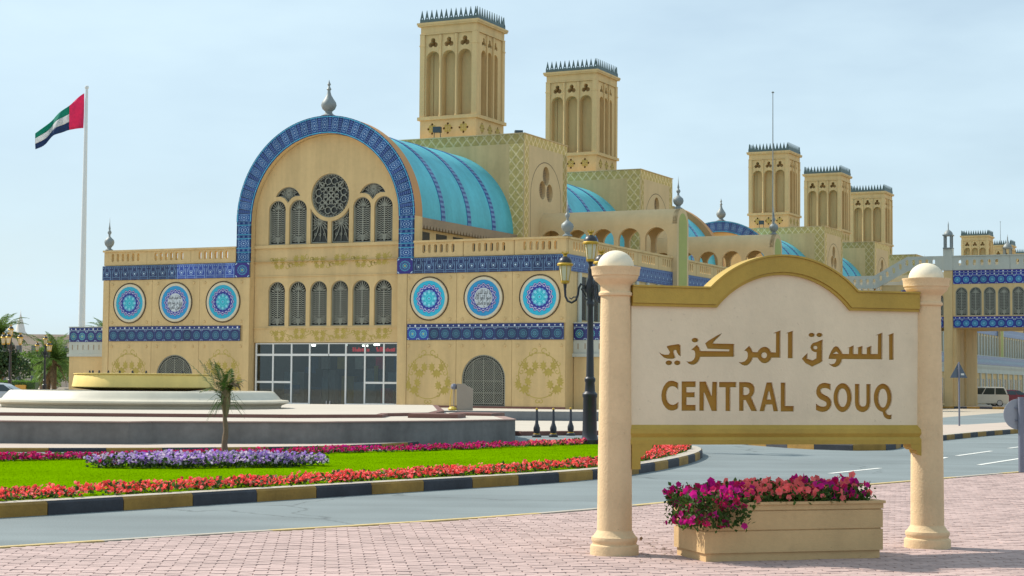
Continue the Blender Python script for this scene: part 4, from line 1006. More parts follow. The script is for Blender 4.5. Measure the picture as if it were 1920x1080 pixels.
# street-level pilasters and doors on the gallery side
def gallery_bays(root, y0, y1):
    y = y0+1; P1 = G().box(0, .12, 0, .45, 0, 3.04).mesh('pilaster', 'stucco_white'); P2 = G().box(-.01, .02, 0, .55, .2, 2.5).mesh('window', 'dark_pane')
    while y < y1-3:
        put('pilaster', P1, root, (3.32, y, 0)); put('window', P2, root, (3.32, y+.9, 0)); put('window', P2, root, (3.32, y+1.9, 0)); y += 3.1
gallery_bays(H1, 2, 66)
YE = hall_upper(H1, 0, 2)
G().box(XL+.02, -.02, .3, 66.9, 8.396, 8.404).build('roof_terrace', 'stucco_pale', H1)
# floodlights standing on the block coping
def flood(parent, x, y, z, rz):
    f = empty('floodlight', parent, (x, y, z), rz); G().box(-.32, .32, -.28, .22, .58, 1.02).build('lamp_housing', 'floodlight', f); G().tube([(-.28, 0, 0), (-.24, 0, .62)], .03).tube([(.28, 0, 0), (.24, 0, .62)], .03).tube([(-.28, 0, .02), (.28, 0, .02)], .03).build('bracket', 'floodlight', f)
    return f
def floodthing(x, y, z, rz, label):
    f = empty('floodlight', None, (0, 0, 0)); f.location = Vector(ORG)+Matrix.Rotation(-TH, 3, 'Z') @ Vector((x, y, z)); f.rotation_euler = (0, 0, -TH+rz); tag(f, label, 'floodlight', 'roof floodlights'); f.scale = (.72, .72, .72)
    G().box(-.34, .34, -.30, .20, .50, 1.0).build('lamp_housing', 'floodlight', f); G().quad((-.30, -.305, .54), (.30, -.305, .54), (.30, -.305, .96), (-.30, -.305, .96)).build('lens', 'car_glass', f)
    G().tube([(-.30, 0, 0), (-.26, -.05, .60)], .035).tube([(.30, 0, 0), (.26, -.05, .60)], .035).box(-.5, .5, -.12, .12, 0, .05).build('bracket', 'floodlight', f); return f
floodthing(-15.0, 13.75, 17.0, .2, 'dark floodlight in front of the nearest wind tower'); floodthing(-9.6, 14.3, 17.0-.45, .6, 'dark floodlight low at the corner of the nearest tower block')
floodthing(-15.2, 67.75+13.75, 17.0, .2, 'dark floodlight in front of the tallest of the three middle towers')
# ---------------------------------------------------------------- second and third hall, further along the same axis
H2 = hallroot('market_hall', 'second tan hall farther back with three wind towers in a row')
Y2 = 67.75
ye2 = hall_upper(H2, Y2, 3, False)
G().prism([(XC-9.9, 8.41), (XC+9.9, 8.41), (XC+9.9, 8.42), (XC-9.9, 8.42)], (), Y2, Y2+.1); G().prism([(XC-RI, 8.41), (XC+RI, 8.41)]+arc(XC, ZS, RI-.02, 0, 180, 30), (), Y2+.4, Y2+.6).build('bay_wall', 'stucco', H2)
G().box(XL, -.02, 67.0, 142, 0, 8.395).build('core_wall', 'stucco', H2)
annex(H2, .02, 3.32, 67.0, 142, 5)['label'] = 'low side gallery'; sidewall(H2, 67, 142); gallery_bays(H2, 68, 142)
G().box(-.02, .05, 67.0, 142, 7.53, 8.375).build('tile_band', 'band_arcade_far', H2)
yy = 67.0
while yy < 139: put('parapet_panel', PPS, H2, (0, yy, 0), math.pi/2); yy += 3.30
G().box(-.30, .07, 67, 142, 9.20, 9.31).build('coping', 'stucco', H2)
H3 = hallroot('market_hall', 'farthest tan market hall, only its wind tower tops showing above the bridge')
hall_upper(H3, 186.5-14.75, 3, False, loggias=False); G().box(XL, -.02, 171, 246, 0, 8.39).build('core_wall', 'stucco', H3)
# thin masts
def mast(x, y, z0, z1, label):
    p = Vector(ORG)+Matrix.Rotation(-TH, 3, 'Z') @ Vector((x, y, z0)); m_ = tag(empty('mast', None, p), label, 'mast')
    G().tube([(0, 0, 0), (0, 0, z1-z0)], [.05, .025], 6).build('pole', 'zinc', m_); G().lathe([(.0, 0), (.10, .04), (.10, .09), (0, .16)], 8, (0, 0, z1-z0)).build('cap', 'zinc', m_)
mast(.0, 36.0, 12.2, 22.3, 'thin tall mast rising in front of the tallest middle tower'); mast(-14.8, 208, 24.6, 28.5, 'thin mast above the farthest tower tops at right edge')
# ---------------------------------------------------------------- footbridge between the halls
FB = empty('footbridge', None, ORG, -TH); tag(FB, 'covered footbridge with white slotted parapet, blue rosette bands and arched grilles over the road', 'bridge')
YB = 54.0; Y1b = 62.5; XE = 44.
G().box(3.33, 8.2, YB+.06, Y1b, 6.22, 9.6).box(8.2, XE, YB+.06, Y1b, 6.2, 10.66).build('deck', 'stucco', FB)
G().box(8.2, 8.86, YB-.12, YB+.30, 0, 10.655).build('pilaster', 'stucco', FB)
for x0, x1 in ((8.41, 9.1), (26, 26.7)):
    for y0, y1 in ((YB+.07, YB+2.1), (YB+3.9, Y1b-.05)): G().box(x0, x1, y0, y1, 0, 6.199).build('pier', 'stucco', FB)
    G().box(x0+.1, x1-.14, YB+2.1, YB+3.9, 0, 6.198).build('pier_web', 'stucco_pale', FB)
BRW = .661; T_RB = tile_mesh(.661, .66, 'tile_rosette_bridge'); T_DB = tile_mesh(.661, .20, 'tile_dots_bridge')
x = 8.90
while x < 24:
    for z in (6.22, 9.60):
        put('tile', T_RB, FB, (x, YB-.03, z)); put('tile', T_DB, FB, (x, YB-.03, z+.662))
    put('tile', T_DB, FB, (x, YB-.03, 10.466)); x += BRW
for k in range(7):
    x = 8.16-(k+1)*BRW
    put('tile', T_RB, FB, (x, YB-.03, 6.22)); put('tile', T_DB, FB, (x, YB-.03, 6.882))
    zz = 9.60 if k < 3 else 9.60-(k-2)*.36
    put('tile', T_RB, FB, (x, YB-.03, zz-.35))
GW = vine_lattice(.92, 2.2); GWP = G().prism(archpoly(-.45, .45, .01, 2.19), (), 0, .02).mesh('glass_pane', 'dark_pane')
hs = []; wins = []
x = 9.54
while x < 24: hs.append(archpoly(x-.46, x+.46, 7.15, 9.35, 10)); wins.append(x); x += 1.07
for xx in (7.72, 6.65, 5.6): hs.append(archpoly(xx-.44, xx+.44, 7.15, 8.9, 10)); 
G().prism(rect(3.4, 8.19, 7.09, 9.45), hs[-3:], YB-.02, YB+.05).build('arcade_wall', 'stucco', FB); G().prism(rect(8.87, 24.2, 7.09, 9.59), hs[:-3], YB-.02, YB+.05).build('arcade_wall', 'stucco', FB)
for x in wins: f = put('window', GW, FB, (x, YB-.004, 7.15)); put('glass_pane', GWP, f, (0, .03, 0))
for xx in (7.72, 6.65, 5.6): f = put('window', GW, FB, (xx, YB-.004, 7.15)); f.scale = (.95, 1, .79); put('glass_pane', GWP, f, (0, .03, 0))
def slots(x0, x1, zf, step=.53, hh=.46, w_=.24, skip=None):
    o = []; x = x0
    while x < x1:
        z = zf(x); r = w_/2
        if not (skip and skip(x)): o.append(arc(x, z+hh/2-r, r, 0, 180, 6)+arc(x, z-hh/2+r, r, 180, 360, 6))
        x += step
    return o
ztop = lambda x: 10.36 if x < 2.75 else 10.36+(x-2.75)*(11.80-10.36)/(5.35-2.75) if x < 5.35 else 11.80
for y, nm in ((YB-.10, 'front'), (Y1b-.1, 'back')):
    pl = [(-1.5, 9.36), (2.9, 9.36), (5.45, 10.68), (8.18, 10.68), (8.18, 11.80), (5.35, 11.80), (2.75, 10.36), (-1.5, 10.36)]
    G().prism(pl, slots(-.9, 7.9, lambda x: ztop(x)-.48, .52), y, y+.22).build('parapet_panel', 'stucco_white', FB)
    x = 8.88
    while x < XE:
        L = min(4.35, XE-x); G().prism(rect(x+.01, x+L-.01, 10.68, 11.72), slots(x+.55, x+L-.45, lambda q: 11.24, .56), y, y+.22).build('parapet_panel', 'stucco_white', FB); x += L
    G().box(8.88, XE, y-.06, y+.28, 11.722, 11.80).build('coping', 'stucco_white', FB)
G().box(8.17, 8.89, YB-.16, YB+.34, 10.66, 12.35).build('turret_pedestal', 'stucco_white', FB)
def turret(x, y, z):
    t_ = empty('turret', FB, (x, y, z)); g2 = G()
    for sx in (-1, 1):
        for sy in (-1, 1): g2.box(sx*.24-.07, sx*.24+.07, sy*.24-.07, sy*.24+.07, .08, 1.0)
    g2.box(-.36, .36, -.36, .36, 0, .08).box(-.38, .38, -.38, .38, 1.0, 1.10); g2.build('lantern', 'zinc', t_)
    G().lathe([(.36, 1.10), (.33, 1.24), (.22, 1.38), (.10, 1.46), (.05, 1.52), (.04, 1.9), (0, 2.2)], 12).build('cupola', 'zinc', t_, True); return t_
turret(8.53, YB+.09, 12.352)
G().box(11.2, 11.9, Y1b-.16, Y1b+.3, 11.81, 11.9).build('turret_pedestal', 'stucco_white', FB); turret(11.55, Y1b+.07, 11.902)
LETTERS=[([(413,1910),(440,1894),(474,1886),(512,1888),(523,1910),(504,1941),(491,1958),(496,1968),(534,1977),(606,1988),(624,1985),(634,1970),(635,1869),(610,1886),(593,1910),(589,1928),(578,1933),(566,1924),(565,1907),(574,1882),(581,1861),(572,1852),(542,1848),(497,1849),(463,1859),(440,1878),(425,1894)],[]),
([(550,1811),(548,1805),(544,1799),(538,1794),(529,1790),(520,1789),(510,1788),(500,1790),(492,1794),(486,1798),(482,1804),(480,1810),(481,1817),(486,1823),(492,1828),(500,1831),(510,1833),(520,1833),(529,1831),(538,1828),(544,1823),(548,1818)],[]),
([(633,1812),(632,1806),(628,1800),(622,1795),(614,1791),(605,1789),(595,1789),(586,1791),(578,1794),(572,1799),(568,1805),(566,1811),(568,1818),(572,1824),(578,1829),(586,1832),(595,1834),(604,1834),(614,1832),(622,1829),(628,1824),(632,1818)],[]),
([(814,2028),(813,2022),(809,2016),(802,2011),(794,2008),(784,2006),(774,2006),(764,2007),(756,2011),(749,2015),(745,2021),(744,2027),(745,2033),(749,2039),(756,2044),(764,2047),(774,2049),(784,2049),(794,2048),(802,2044),(809,2040),(813,2034)],[]),
([(688,1830),(709,1824),(740,1827),(766,1845),(778,1870),(780,1899),(774,1923),(762,1932),(739,1935),(797,1985),(820,1963),(831,1942),(837,1926),(1127,1927),(1130,1944),(906,1948),(881,1999),(915,2025),(1008,2077),(1055,2099),(1031,2069),(985,2026),(965,1999),(1182,1998),(1182,1875),(835,1870),(831,1853),(816,1825),(797,1807),(770,1795),(736,1796),(713,1806)],[]),
([(1224,1827),(1255,1824),(1290,1834),(1314,1859),(1321,1884),(1319,1913),(1306,1930),(1283,1936),(1335,1982),(1360,1956),(1376,1923),(1423,1923),(1431,1939),(1454,1961),(1478,1972),(1501,1975),(1529,1969),(1552,1951),(1568,1923),(1613,1922),(1615,2105),(1583,2106),(1664,2135),(1664,1872),(1572,1871),(1564,1851),(1540,1829),(1517,1818),(1489,1817),(1462,1825),(1439,1846),(1421,1869),(1376,1870),(1368,1845),(1349,1817),(1322,1796),(1290,1792),(1259,1801)],[(1520,1894),(1519,1886),(1516,1879),(1511,1873),(1505,1869),(1498,1866),(1490,1866),(1483,1868),(1477,1873),(1472,1878),(1469,1885),(1468,1893),(1469,1901),(1472,1908),(1477,1914),(1483,1918),(1490,1920),(1498,1920),(1505,1918),(1511,1914),(1516,1908),(1519,1901)]),
([(1740,2107),(1716,2108),(1795,2134),(1795,1868),(1739,1868)],[]),
([(2027,2096),(2025,2090),(2021,2085),(2015,2080),(2007,2077),(1997,2075),(1988,2075),(1978,2076),(1970,2079),(1964,2084),(1960,2089),(1958,2095),(1960,2101),(1964,2106),(1970,2111),(1978,2114),(1988,2116),(1998,2116),(2007,2115),(2015,2112),(2021,2107),(2026,2102)],[]),
([(2110,2097),(2109,2091),(2105,2086),(2098,2081),(2090,2078),(2080,2076),(2071,2076),(2061,2077),(2053,2081),(2047,2085),(2043,2090),(2041,2096),(2043,2102),(2047,2108),(2053,2112),(2061,2116),(2071,2118),(2081,2118),(2090,2116),(2098,2113),(2105,2109),(2109,2103)],[]),
([(2111,2055),(2110,1843),(2089,1828),(1999,1788),(1925,1823),(1886,1866),(1948,1923),(1948,1866),(2001,1851),(2041,1871),(2043,1929),(2017,1932),(1993,1945),(1977,1972),(1984,1997),(2005,2018),(2041,2028)],[(2051,1974),(2050,1967),(2045,1961),(2037,1958),(2029,1958),(2022,1961),(2017,1966),(2015,1974),(2017,1981),(2022,1987),(2029,1990),(2037,1990),(2045,1987),(2050,1981)]),
([(2755,2131),(2754,1869),(2323,1867),(2313,1834),(2289,1805),(2253,1787),(2221,1790),(2193,1804),(2170,1824),(2201,1815),(2233,1823),(2251,1848),(2253,1866),(2170,1867),(2177,1898),(2201,1946),(2225,1979),(2251,1992),(2278,1983),(2306,1951),(2326,1917),(2390,1917),(2392,1975),(2369,1973),(2443,2002),(2443,1918),(2487,1918),(2489,1976),(2467,1975),(2539,2000),(2538,1919),(2582,1919),(2583,1976),(2565,1974),(2635,2002),(2634,1920),(2701,1921),(2705,2104),(2677,2103)],[(2225,1917),(2243,1928),(2256,1937),(2269,1928),(2277,1918)]),
([(2825,2104),(2808,2105),(2878,2130),(2877,1866),(2825,1865)],[]),
([(611,1555),(597,1571),(577,1585),(554,1591),(530,1587),(511,1572),(497,1543),(491,1506),(497,1466),(511,1437),(531,1421),(554,1416),(578,1423),(598,1436),(612,1447),(612,1385),(590,1371),(566,1364),(539,1362),(507,1370),(480,1390),(456,1423),(442,1463),(438,1506),(444,1546),(460,1586),(483,1619),(510,1638),(540,1643),(569,1640),(593,1631),(611,1623)],[]),
([(643,1637),(788,1639),(788,1584),(696,1584),(696,1535),(779,1536),(779,1488),(697,1488),(697,1417),(788,1417),(789,1362),(643,1361)],[]),
([(823,1637),(893,1638),(950,1505),(955,1636),(1007,1636),(1007,1360),(950,1360),(875,1532),(874,1362),(823,1362)],[]),
([(1025,1635),(1204,1636),(1204,1586),(1143,1585),(1143,1360),(1091,1360),(1091,1585),(1025,1585)],[]),
([(1231,1636),(1314,1636),(1350,1631),(1378,1614),(1395,1586),(1396,1552),(1385,1519),(1361,1491),(1421,1361),(1358,1361),(1299,1465),(1282,1465),(1280,1362),(1231,1362)],[(1280,1588),(1302,1588),(1326,1579),(1338,1559),(1336,1535),(1320,1519),(1299,1513),(1280,1513)]),
([(1516,1634),(1575,1635),(1641,1359),(1589,1358),(1575,1424),(1515,1423),(1497,1360),(1443,1359)],[(1545,1550),(1563,1472),(1524,1472)]),
([(1664,1634),(1716,1634),(1716,1411),(1804,1411),(1804,1358),(1664,1357)],[]),
([(2196,1558),(2171,1576),(2142,1585),(2113,1583),(2094,1572),(2091,1553),(2101,1535),(2134,1517),(2171,1500),(2196,1477),(2207,1449),(2204,1415),(2187,1385),(2158,1363),(2117,1353),(2076,1358),(2037,1373),(2037,1437),(2063,1418),(2092,1407),(2121,1406),(2142,1413),(2150,1430),(2144,1449),(2117,1463),(2080,1478),(2055,1499),(2040,1527),(2039,1560),(2049,1594),(2072,1619),(2101,1632),(2134,1636),(2167,1631),(2196,1624)],[]),
([(2425,1494),(2423,1472),(2419,1451),(2413,1430),(2405,1411),(2395,1395),(2382,1380),(2369,1369),(2354,1360),(2339,1355),(2323,1353),(2307,1355),(2292,1360),(2277,1368),(2264,1380),(2252,1394),(2242,1411),(2233,1430),(2227,1450),(2224,1471),(2223,1493),(2224,1515),(2228,1537),(2234,1557),(2242,1576),(2252,1593),(2264,1607),(2278,1619),(2293,1627),(2308,1633),(2324,1634),(2340,1633),(2355,1628),(2370,1619),(2383,1608),(2395,1594),(2405,1577),(2414,1558),(2420,1538),(2423,1516)],[(2368,1493),(2368,1475),(2365,1459),(2361,1443),(2355,1430),(2348,1419),(2340,1410),(2331,1405),(2322,1404),(2313,1405),(2305,1410),(2297,1418),(2290,1429),(2284,1443),(2280,1458),(2278,1475),(2277,1492),(2278,1509),(2280,1526),(2285,1541),(2290,1555),(2297,1566),(2305,1574),(2314,1579),(2323,1581),(2332,1579),(2340,1574),(2348,1566),(2355,1555),(2361,1542),(2365,1526),(2368,1510)]),
([(2453,1627),(2505,1628),(2505,1450),(2511,1424),(2526,1410),(2543,1409),(2561,1413),(2572,1428),(2576,1451),(2577,1627),(2626,1628),(2625,1443),(2618,1405),(2597,1375),(2568,1358),(2534,1353),(2500,1361),(2471,1382),(2457,1412),(2452,1450)],[]),
([(2748,1358),(2734,1361),(2721,1367),(2708,1375),(2696,1385),(2686,1398),(2676,1412),(2669,1428),(2663,1446),(2659,1464),(2657,1483),(2657,1502),(2658,1521),(2662,1540),(2668,1557),(2675,1574),(2684,1589),(2694,1602),(2706,1613),(2718,1622),(2732,1628),(2745,1632),(2759,1633),(2773,1632),(2787,1627),(2800,1621),(2813,1611),(2824,1600),(2834,1586),(2842,1571),(2849,1554),(2854,1536),(2857,1518),(2858,1498),(2857,1479),(2855,1460),(2850,1442),(2843,1425),(2835,1409),(2826,1395),(2815,1383),(2802,1373),(2796,1368),(2796,1349),(2808,1332),(2829,1327),(2853,1333),(2853,1287),(2825,1284),(2800,1289),(2774,1304),(2759,1330),(2752,1356)],[(2803,1491),(2802,1473),(2799,1456),(2795,1441),(2789,1427),(2783,1415),(2775,1407),(2766,1402),(2758,1400),(2749,1402),(2740,1407),(2733,1415),(2726,1426),(2721,1440),(2716,1456),(2714,1473),(2713,1491),(2714,1508),(2717,1525),(2721,1541),(2727,1555),(2733,1566),(2741,1575),(2750,1580),(2758,1582),(2767,1580),(2775,1575),(2783,1567),(2790,1555),(2796,1542),(2800,1526),(2802,1509)])]
# ---------------------------------------------------------------- town sign in the foreground
SG = empty('sign', None, (.9712, 16.46, 0), R(16.83)); tag(SG, 'cream and gold CENTRAL SOUQ name board between two stone columns with ball tops', 'sign')
LC = 3.272
SHAFT = G().lathe([(.163, .215), (.160, .6), (.152, 1.4), (.140, 2.42), (.140, 2.43)], 40).mesh('shaft', 'sign_stone', True)
BASE = G().lathe([(.226, 0), (.226, .10), (.222, .115), (.205, .125), (.205, .14), (.212, .15), (.216, .17), (.212, .19), (.196, .20), (.186, .215), (.172, .235), (.161, .255)], 40).mesh('base', 'sign_stone', True)
CAPM = G().lathe([(.140, 2.425), (.158, 2.435), (.160, 2.455), (.142, 2.475), (.142, 2.52), (.150, 2.535), (.165, 2.55), (.195, 2.575), (.210, 2.60), (.212, 2.615), (.222, 2.62), (.228, 2.68), (.234, 2.69), (.234, 2.702), (.17, 2.703)], 40).mesh('capital', 'sign_stone', True)
BALL = G().lathe([(.172, 2.70)]+[(.172*math.cos(R(a)), 2.70+.158*math.sin(R(a))) for a in range(6, 90, 7)]+[(0, 2.858)], 40).mesh('ball', 'sign_ball', True)
for x, sc in ((0, 1.), (LC, .99)):
    c = empty('column', SG, (x, 0, 0)); c.scale = (1, 1, sc)
    for n_, me in (('base', BASE), ('shaft', SHAFT), ('capital', CAPM), ('ball', BALL)): put(n_, me, c)
def top_outline(n=28, d=0.):
    """upper edge of the board: flat shoulders and a low arch between them"""
    x0, x1, zsh, zt = .92+d*.4, 2.46-d*.4, 2.515-d, 2.842-d; c = (x0+x1)/2; h = zt-zsh; w2 = (x1-x0)/2; r = (w2*w2+h*h)/(2*h); a = math.asin(w2/r)
    return [(.135, zsh)]+[(c+r*math.sin(-a+2*a*i/n), zt-r+r*math.cos(-a+2*a*i/n)) for i in range(n+1)]+[(LC-.13, zsh)]
BL, BR = .135, LC-.13
tp = top_outline(28, .12)
outl = [(BL, 1.20), (BR, 1.20)]+tp[::-1]
hol = [[(x/1000, z/1000) for x, z in o] for o, h in LETTERS]
cnt = [[(x/1000, z/1000) for x, z in h] for o, h in LETTERS if h]
BRD = G().prism(outl, hol, -.060, -.032).build('board', 'sign_cream', SG)
for h in cnt: G().prism(h, (), -.060, -.034).build('letter_counter', 'sign_cream', BRD)
G().prism(outl, (), -.030, .06).build('board_back', 'sign_cream', SG)
for o, h in LETTERS:
    P_ = [(x/1000, z/1000) for x, z in o]; Hh = [[(x/1000, z/1000) for x, z in h]] if h else []
    cx_ = sum(p[0] for p in P_)/len(P_); cz_ = sum(p[1] for p in P_)/len(P_); k = .997
    G().prism([(cx_+(x-cx_)*k, cz_+(z-cz_)*k) for x, z in P_], Hh, -.0375, -.0305).build('letter', 'letter_brown', BRD)
# gilded cornice following the arch, with a fillet at its foot
t0, t1 = top_outline(28, 0), top_outline(28, .148); t2 = top_outline(28, .176)
G().prism(t1+t0[::-1], (), -.105, .075).build('cornice', 'sign_gold', SG); G().prism(t2+top_outline(28, .150)[::-1], (), -.088, .07).build('cornice_fillet', 'sign_gold', SG); G().prism(top_outline(28, -.002)+top_outline(28, -.020)[::-1], (), -.118, .085).build('cornice_lip', 'sign_gold', SG)
bm_ = G(); bm_.prism([(-.058, 1.232), (-.095, 1.19), (-.10, 1.15), (-.085, 1.115), (-.10, 1.09), (-.10, 1.045), (.06, 1.045), (.06, 1.232)], (), BL-.03, BR+.06, lambda a, b, c: (b, a, c)); bm_.build('bottom_beam', 'sign_gold', SG)
for s_, x in ((1, .132), (-1, LC-.03)):
    pts = [(0, 1.044), (0, .818), (.085, .818), (.085, .93), (.115, .94), (.135, .965), (.14, .985), (.175, .99), (.20, 1.01), (.205, 1.044)]
    pts = [(x+s_*a, b) for a, b in pts]; G().prism(pts, (), -.10, .05).build('bracket', 'sign_gold', SG)
# ---------------------------------------------------------------- planter box under the sign
PX, PY = Vector((1.77, 16.06)), None
PL = empty('planter', None, (1.735, 15.78, 0), R(17.0)); tag(PL, 'long tan stone planter box on the pavers under the sign', 'planter')
PL.scale = (1, 1, .91)
LN, DP = 1.775, .72
def ringbox(z0, z1, o, th=.05, full=True): return G().box(-o, LN+o, -o, DP+o, z0, z1)
ringbox(.03, .115, -.022).build('plinth', 'planter_tan', PL); ringbox(.115, .325, 0).build('course', 'planter_tan', PL); ringbox(.325, .338, -.014).build('joint', 'planter_tan', PL); ringbox(.338, .52, 0).build('course', 'planter_tan', PL); ringbox(.52, .532, -.012).build('joint', 'planter_tan', PL)
def rim(z0, z1, o, name):
    i = .07; return G().box(-o, LN+o, -o, i, z0, z1).box(-o, LN+o, DP-i, DP+o, z0, z1).box(-o, i, i, DP-i, z0, z1).box(LN-i, LN+o, i, DP-i, z0, z1).build(name, 'planter_tan', PL)
rim(.532, .585, .004, 'rim'); rim(.585, .612, .020, 'rim_lip'); G().box(.07, LN-.07, .07, DP-.07, .532, .575).build('soil', 'soil', PL)
# ---------------------------------------------------------------- road markings
for a, b in (((4.3, 29.3), (4.75, 30.05)), ((5.87, 32.5), (7.28, 34.8)), ((9.6, 39.5), (9.96, 40.4)), ((10.46, 41.4), (12.17, 44.7)), ((9.7, 36.6), (12.2, 41.3)), ((13.2, 46.8), (15.0, 50.2))): dash(a, b, .11)
# ---------------------------------------------------------------- fountain platform and plaza
WL = [(-34, 42.1), (-9.14, 42.2), (-8.95, 42.45), (-8.7, 42.8), (-4.77, 43.7), (-1.93, 46.0), (.12, 48.7), (-.2, 53)]
struct(G().slab(WL+[(-1.4, 60), (-34, 60)], 0, .60).build('platform', 'concrete'))
def copingline(pts, z0, z1, o, wd, name, mt):
    a = offs(pts, -o); b = offs(pts, wd); return struct(G().slab(a+b[::-1], z0, z1).build(name, mt))
copingline(WL, .601, .632, .03, .30, 'platform_coping', 'coping'); struct(G().flatpoly(offs(WL, .22)+[(-1.6, 60), (-34, 60)], .624).build('platform_paving', 'plaza'))
up = [(-34, 47.9), (-6.0, 48.1), (-3.6, 49.4), (-3.6, 51.6), (-2.3, 53.4), (-2.2, 58)]
struct(G().slab(up+[(-3.0, 72), (-34, 72)], .55, .712).build('platform_step', 'plaza_trim')); struct(G().flatpoly(offs(up, .22)+[(-3.2, 72), (-34, 72)], .718).build('platform_upper_paving', 'plaza'))
struct(G().slab([(-2.9, 49.6), (-1.5, 49.5), (-1.3, 50.8), (-2.8, 51.0)], .55, .74).build('platform_block', 'plaza_trim')); struct(G().slab([(-1.9, 54), (-.6, 53.4), (-.2, 55.4), (-1.6, 56.2)], .1, .70).build('platform_block', 'plaza_trim'))
pz = G(); zs_ = ((71, .50), (91, .302), (106, .302))
for (y0, z0), (y1, z1) in zip(zs_, zs_[1:]): pz.quad((-48, y0, z0), (16, y0, z0), (16, y1, z1), (-48, y1, z1))
pz.quad((-48, 71, 0), (16, 71, 0), (16, 71, .5), (-48, 71, .5)); pz.quad((16, 71, 0), (16, 106, 0), (16, 106, .302), (16, 91, .302), (16, 71, .5)); struct(pz.build('plaza', 'concrete_grey'))
pz = G()
for (y0, z0), (y1, z1) in zip(((71.1, .506), (91, .309), (106, .309)), ((91, .309), (106, .309))): pz.quad((-48, y0, z0), (15.9, y0, z0), (15.9, y1, z1), (-48, y1, z1))
struct(pz.build('plaza_paving', 'plaza'))
struct(G().slab([(.3, 54.6), (2.0, 55.6), (5, 57.4), (8, 60), (8, 70.95), (-3, 70.95), (-2.0, 58)], 0, .13).build('lower_plaza', 'plaza_trim')); struct(G().flatpoly([(.35, 54.9), (1.9, 55.9), (4.9, 57.7), (7.8, 60.2), (7.8, 70.9), (-2.8, 70.9), (-1.8, 58.2)], .136).build('lower_plaza_paving', 'plaza'))
# ---------------------------------------------------------------- fountain
FT = empty('fountain', None, (-12.34, 59.2, .718)); FT.scale = (.94, .94, .94); tag(FT, 'wide white fountain basin with yellow bowl in the middle on the plaza', 'fountain')
NS = 64
G().lathe([(4.86, 0), (4.90, .10), (5.12, .18), (5.16, .205), (5.16, .265), (5.10, .285), (4.95, .295), (4.86, .32), (4.80, .40), (4.68, .52), (4.62, .585), (4.57, .60), (4.20, .60), (4.18, .45)], NS).build('basin', 'fountain_white', FT, True)
G().lathe([(4.19, .46), (0.0, .46)], NS).build('water', 'car_glass', FT)
G().lathe([(1.2, .46), (1.5, .58), (2.28, .66), (2.48, .70), (2.50, .73), (2.43, 1.11), (2.41, 1.14), (2.45, 1.17), (2.45, 1.20), (2.2, 1.205), (2.1, 1.12), (0, 1.10)], NS).build('bowl', 'fountain_gold', FT, True)
for k in range(10):
    a = R(200+k*14); G().lathe([(.04, 1.1), (.04, 1.24), (.025, 1.30)], 6, (1.9*math.cos(a), 1.9*math.sin(a), 0)).build('nozzle', 'iron_black', FT)
# ---------------------------------------------------------------- street lamps
def lantern(parent, x, y, z, s_=1.):
    l_ = empty('lantern', parent, (x, y, z)); l_.scale = (s_, s_, s_)
    G().lathe([(.085, 0), (.10, .03), (.15, .40)], 6).build('glass_body', 'lamp_glass', l_)
    fr = G()
    for k in range(6):
        a = k*math.pi/3; fr.tube([(.102*math.cos(a), .102*math.sin(a), .02), (.154*math.cos(a), .154*math.sin(a), .40)], .011, 4)
    fr.lathe([(.06, -.05), (.11, -.02), (.115, .03), (.10, .035)], 12); fr.build('frame', 'gilt', l_)
    G().lathe([(.15, .395), (.20, .40), (.205, .44), (.185, .465), (.17, .47)], 16).build('collar', 'gilt', l_, True)
    G().lathe([(.172, .468), (.165, .52), (.13, .58), (.07, .62), (.04, .635)], 16).build('dome', 'iron_black', l_, True)
    cr = G().lathe([(.05, .63), (.045, .66), (.075, .70), (.07, .71)], 10)
    for k in range(6):
        a = k*math.pi/3; cr.tube([(.07*math.cos(a), .07*math.sin(a), .70), (.085*math.cos(a), .085*math.sin(a), .76)], [.018, .006], 4)
    cr.build('crown', 'gilt', l_); return l_
def street_lamp(loc, label, H=5.1, rz=0.):
    L_ = empty('street_lamp', None, loc, rz); tag(L_, label, 'street lamp', 'black lamp posts with gilded lanterns'); k = H/5.1
    G().lathe([(.235, 0), (.235, .10), (.21, .13), (.185, .20), (.18, .30), (.165, 1.12), (.185, 1.16), (.185, 1.22), (.13, 1.28), (.115, 1.50), (.135, 1.54), (.135, 1.60), (.10, 1.64)], 18).build('base', 'iron_black', L_, True)
    G().lathe([(.10, 1.62), (.085, 2.4), (.07, 3.35), (.095, 3.40), (.095, 3.46), (.075, 3.5), (.085, 3.62), (.12, 3.78), (.115, 3.92), (.08, 4.02), (.06, 4.20), (.075, 4.26), (.055, 4.32), (.05, 4.42), (.09, 4.47)], 14).build('pole', 'iron_black', L_, True)
    for q in range(3):
        a = R(8+120*q); ca_, sa_ = math.cos(a), math.sin(a); g_ = G(); at = lambda r, z: (r*ca_, r*sa_, z)
        g_.tube([at(.09, 3.72), at(.16, 3.88), at(.24, 3.92), at(.29, 3.82), at(.31, 3.66), at(.36, 3.52), at(.46, 3.46), at(.56, 3.50), at(.62, 3.62), at(.63, 3.80), at(.63, 3.92)], [.035, .035, .032, .03, .03, .03, .03, .03, .03, .034, .05], 6)
        g_.tube([at(.10, 3.60), at(.18, 3.72), at(.23, 3.80), at(.19, 3.84), at(.16, 3.78)], .018, 5); g_.tube([at(.33, 3.60), at(.42, 3.60), at(.47, 3.55), at(.52, 3.58)], .016, 5); g_.tube([at(.08, 3.52), at(.15, 3.58), at(.20, 3.68)], .02, 5); g_.build('arm', 'iron_black', L_, True)
        lantern(L_, .63*ca_, .63*sa_, 3.97)
    lantern(L_, 0, 0, 4.50); return L_
street_lamp((1.93, 43.2, .15), 'black lamp post with gilded lanterns on the lawn beside the left sign column', rz=R(172-8))
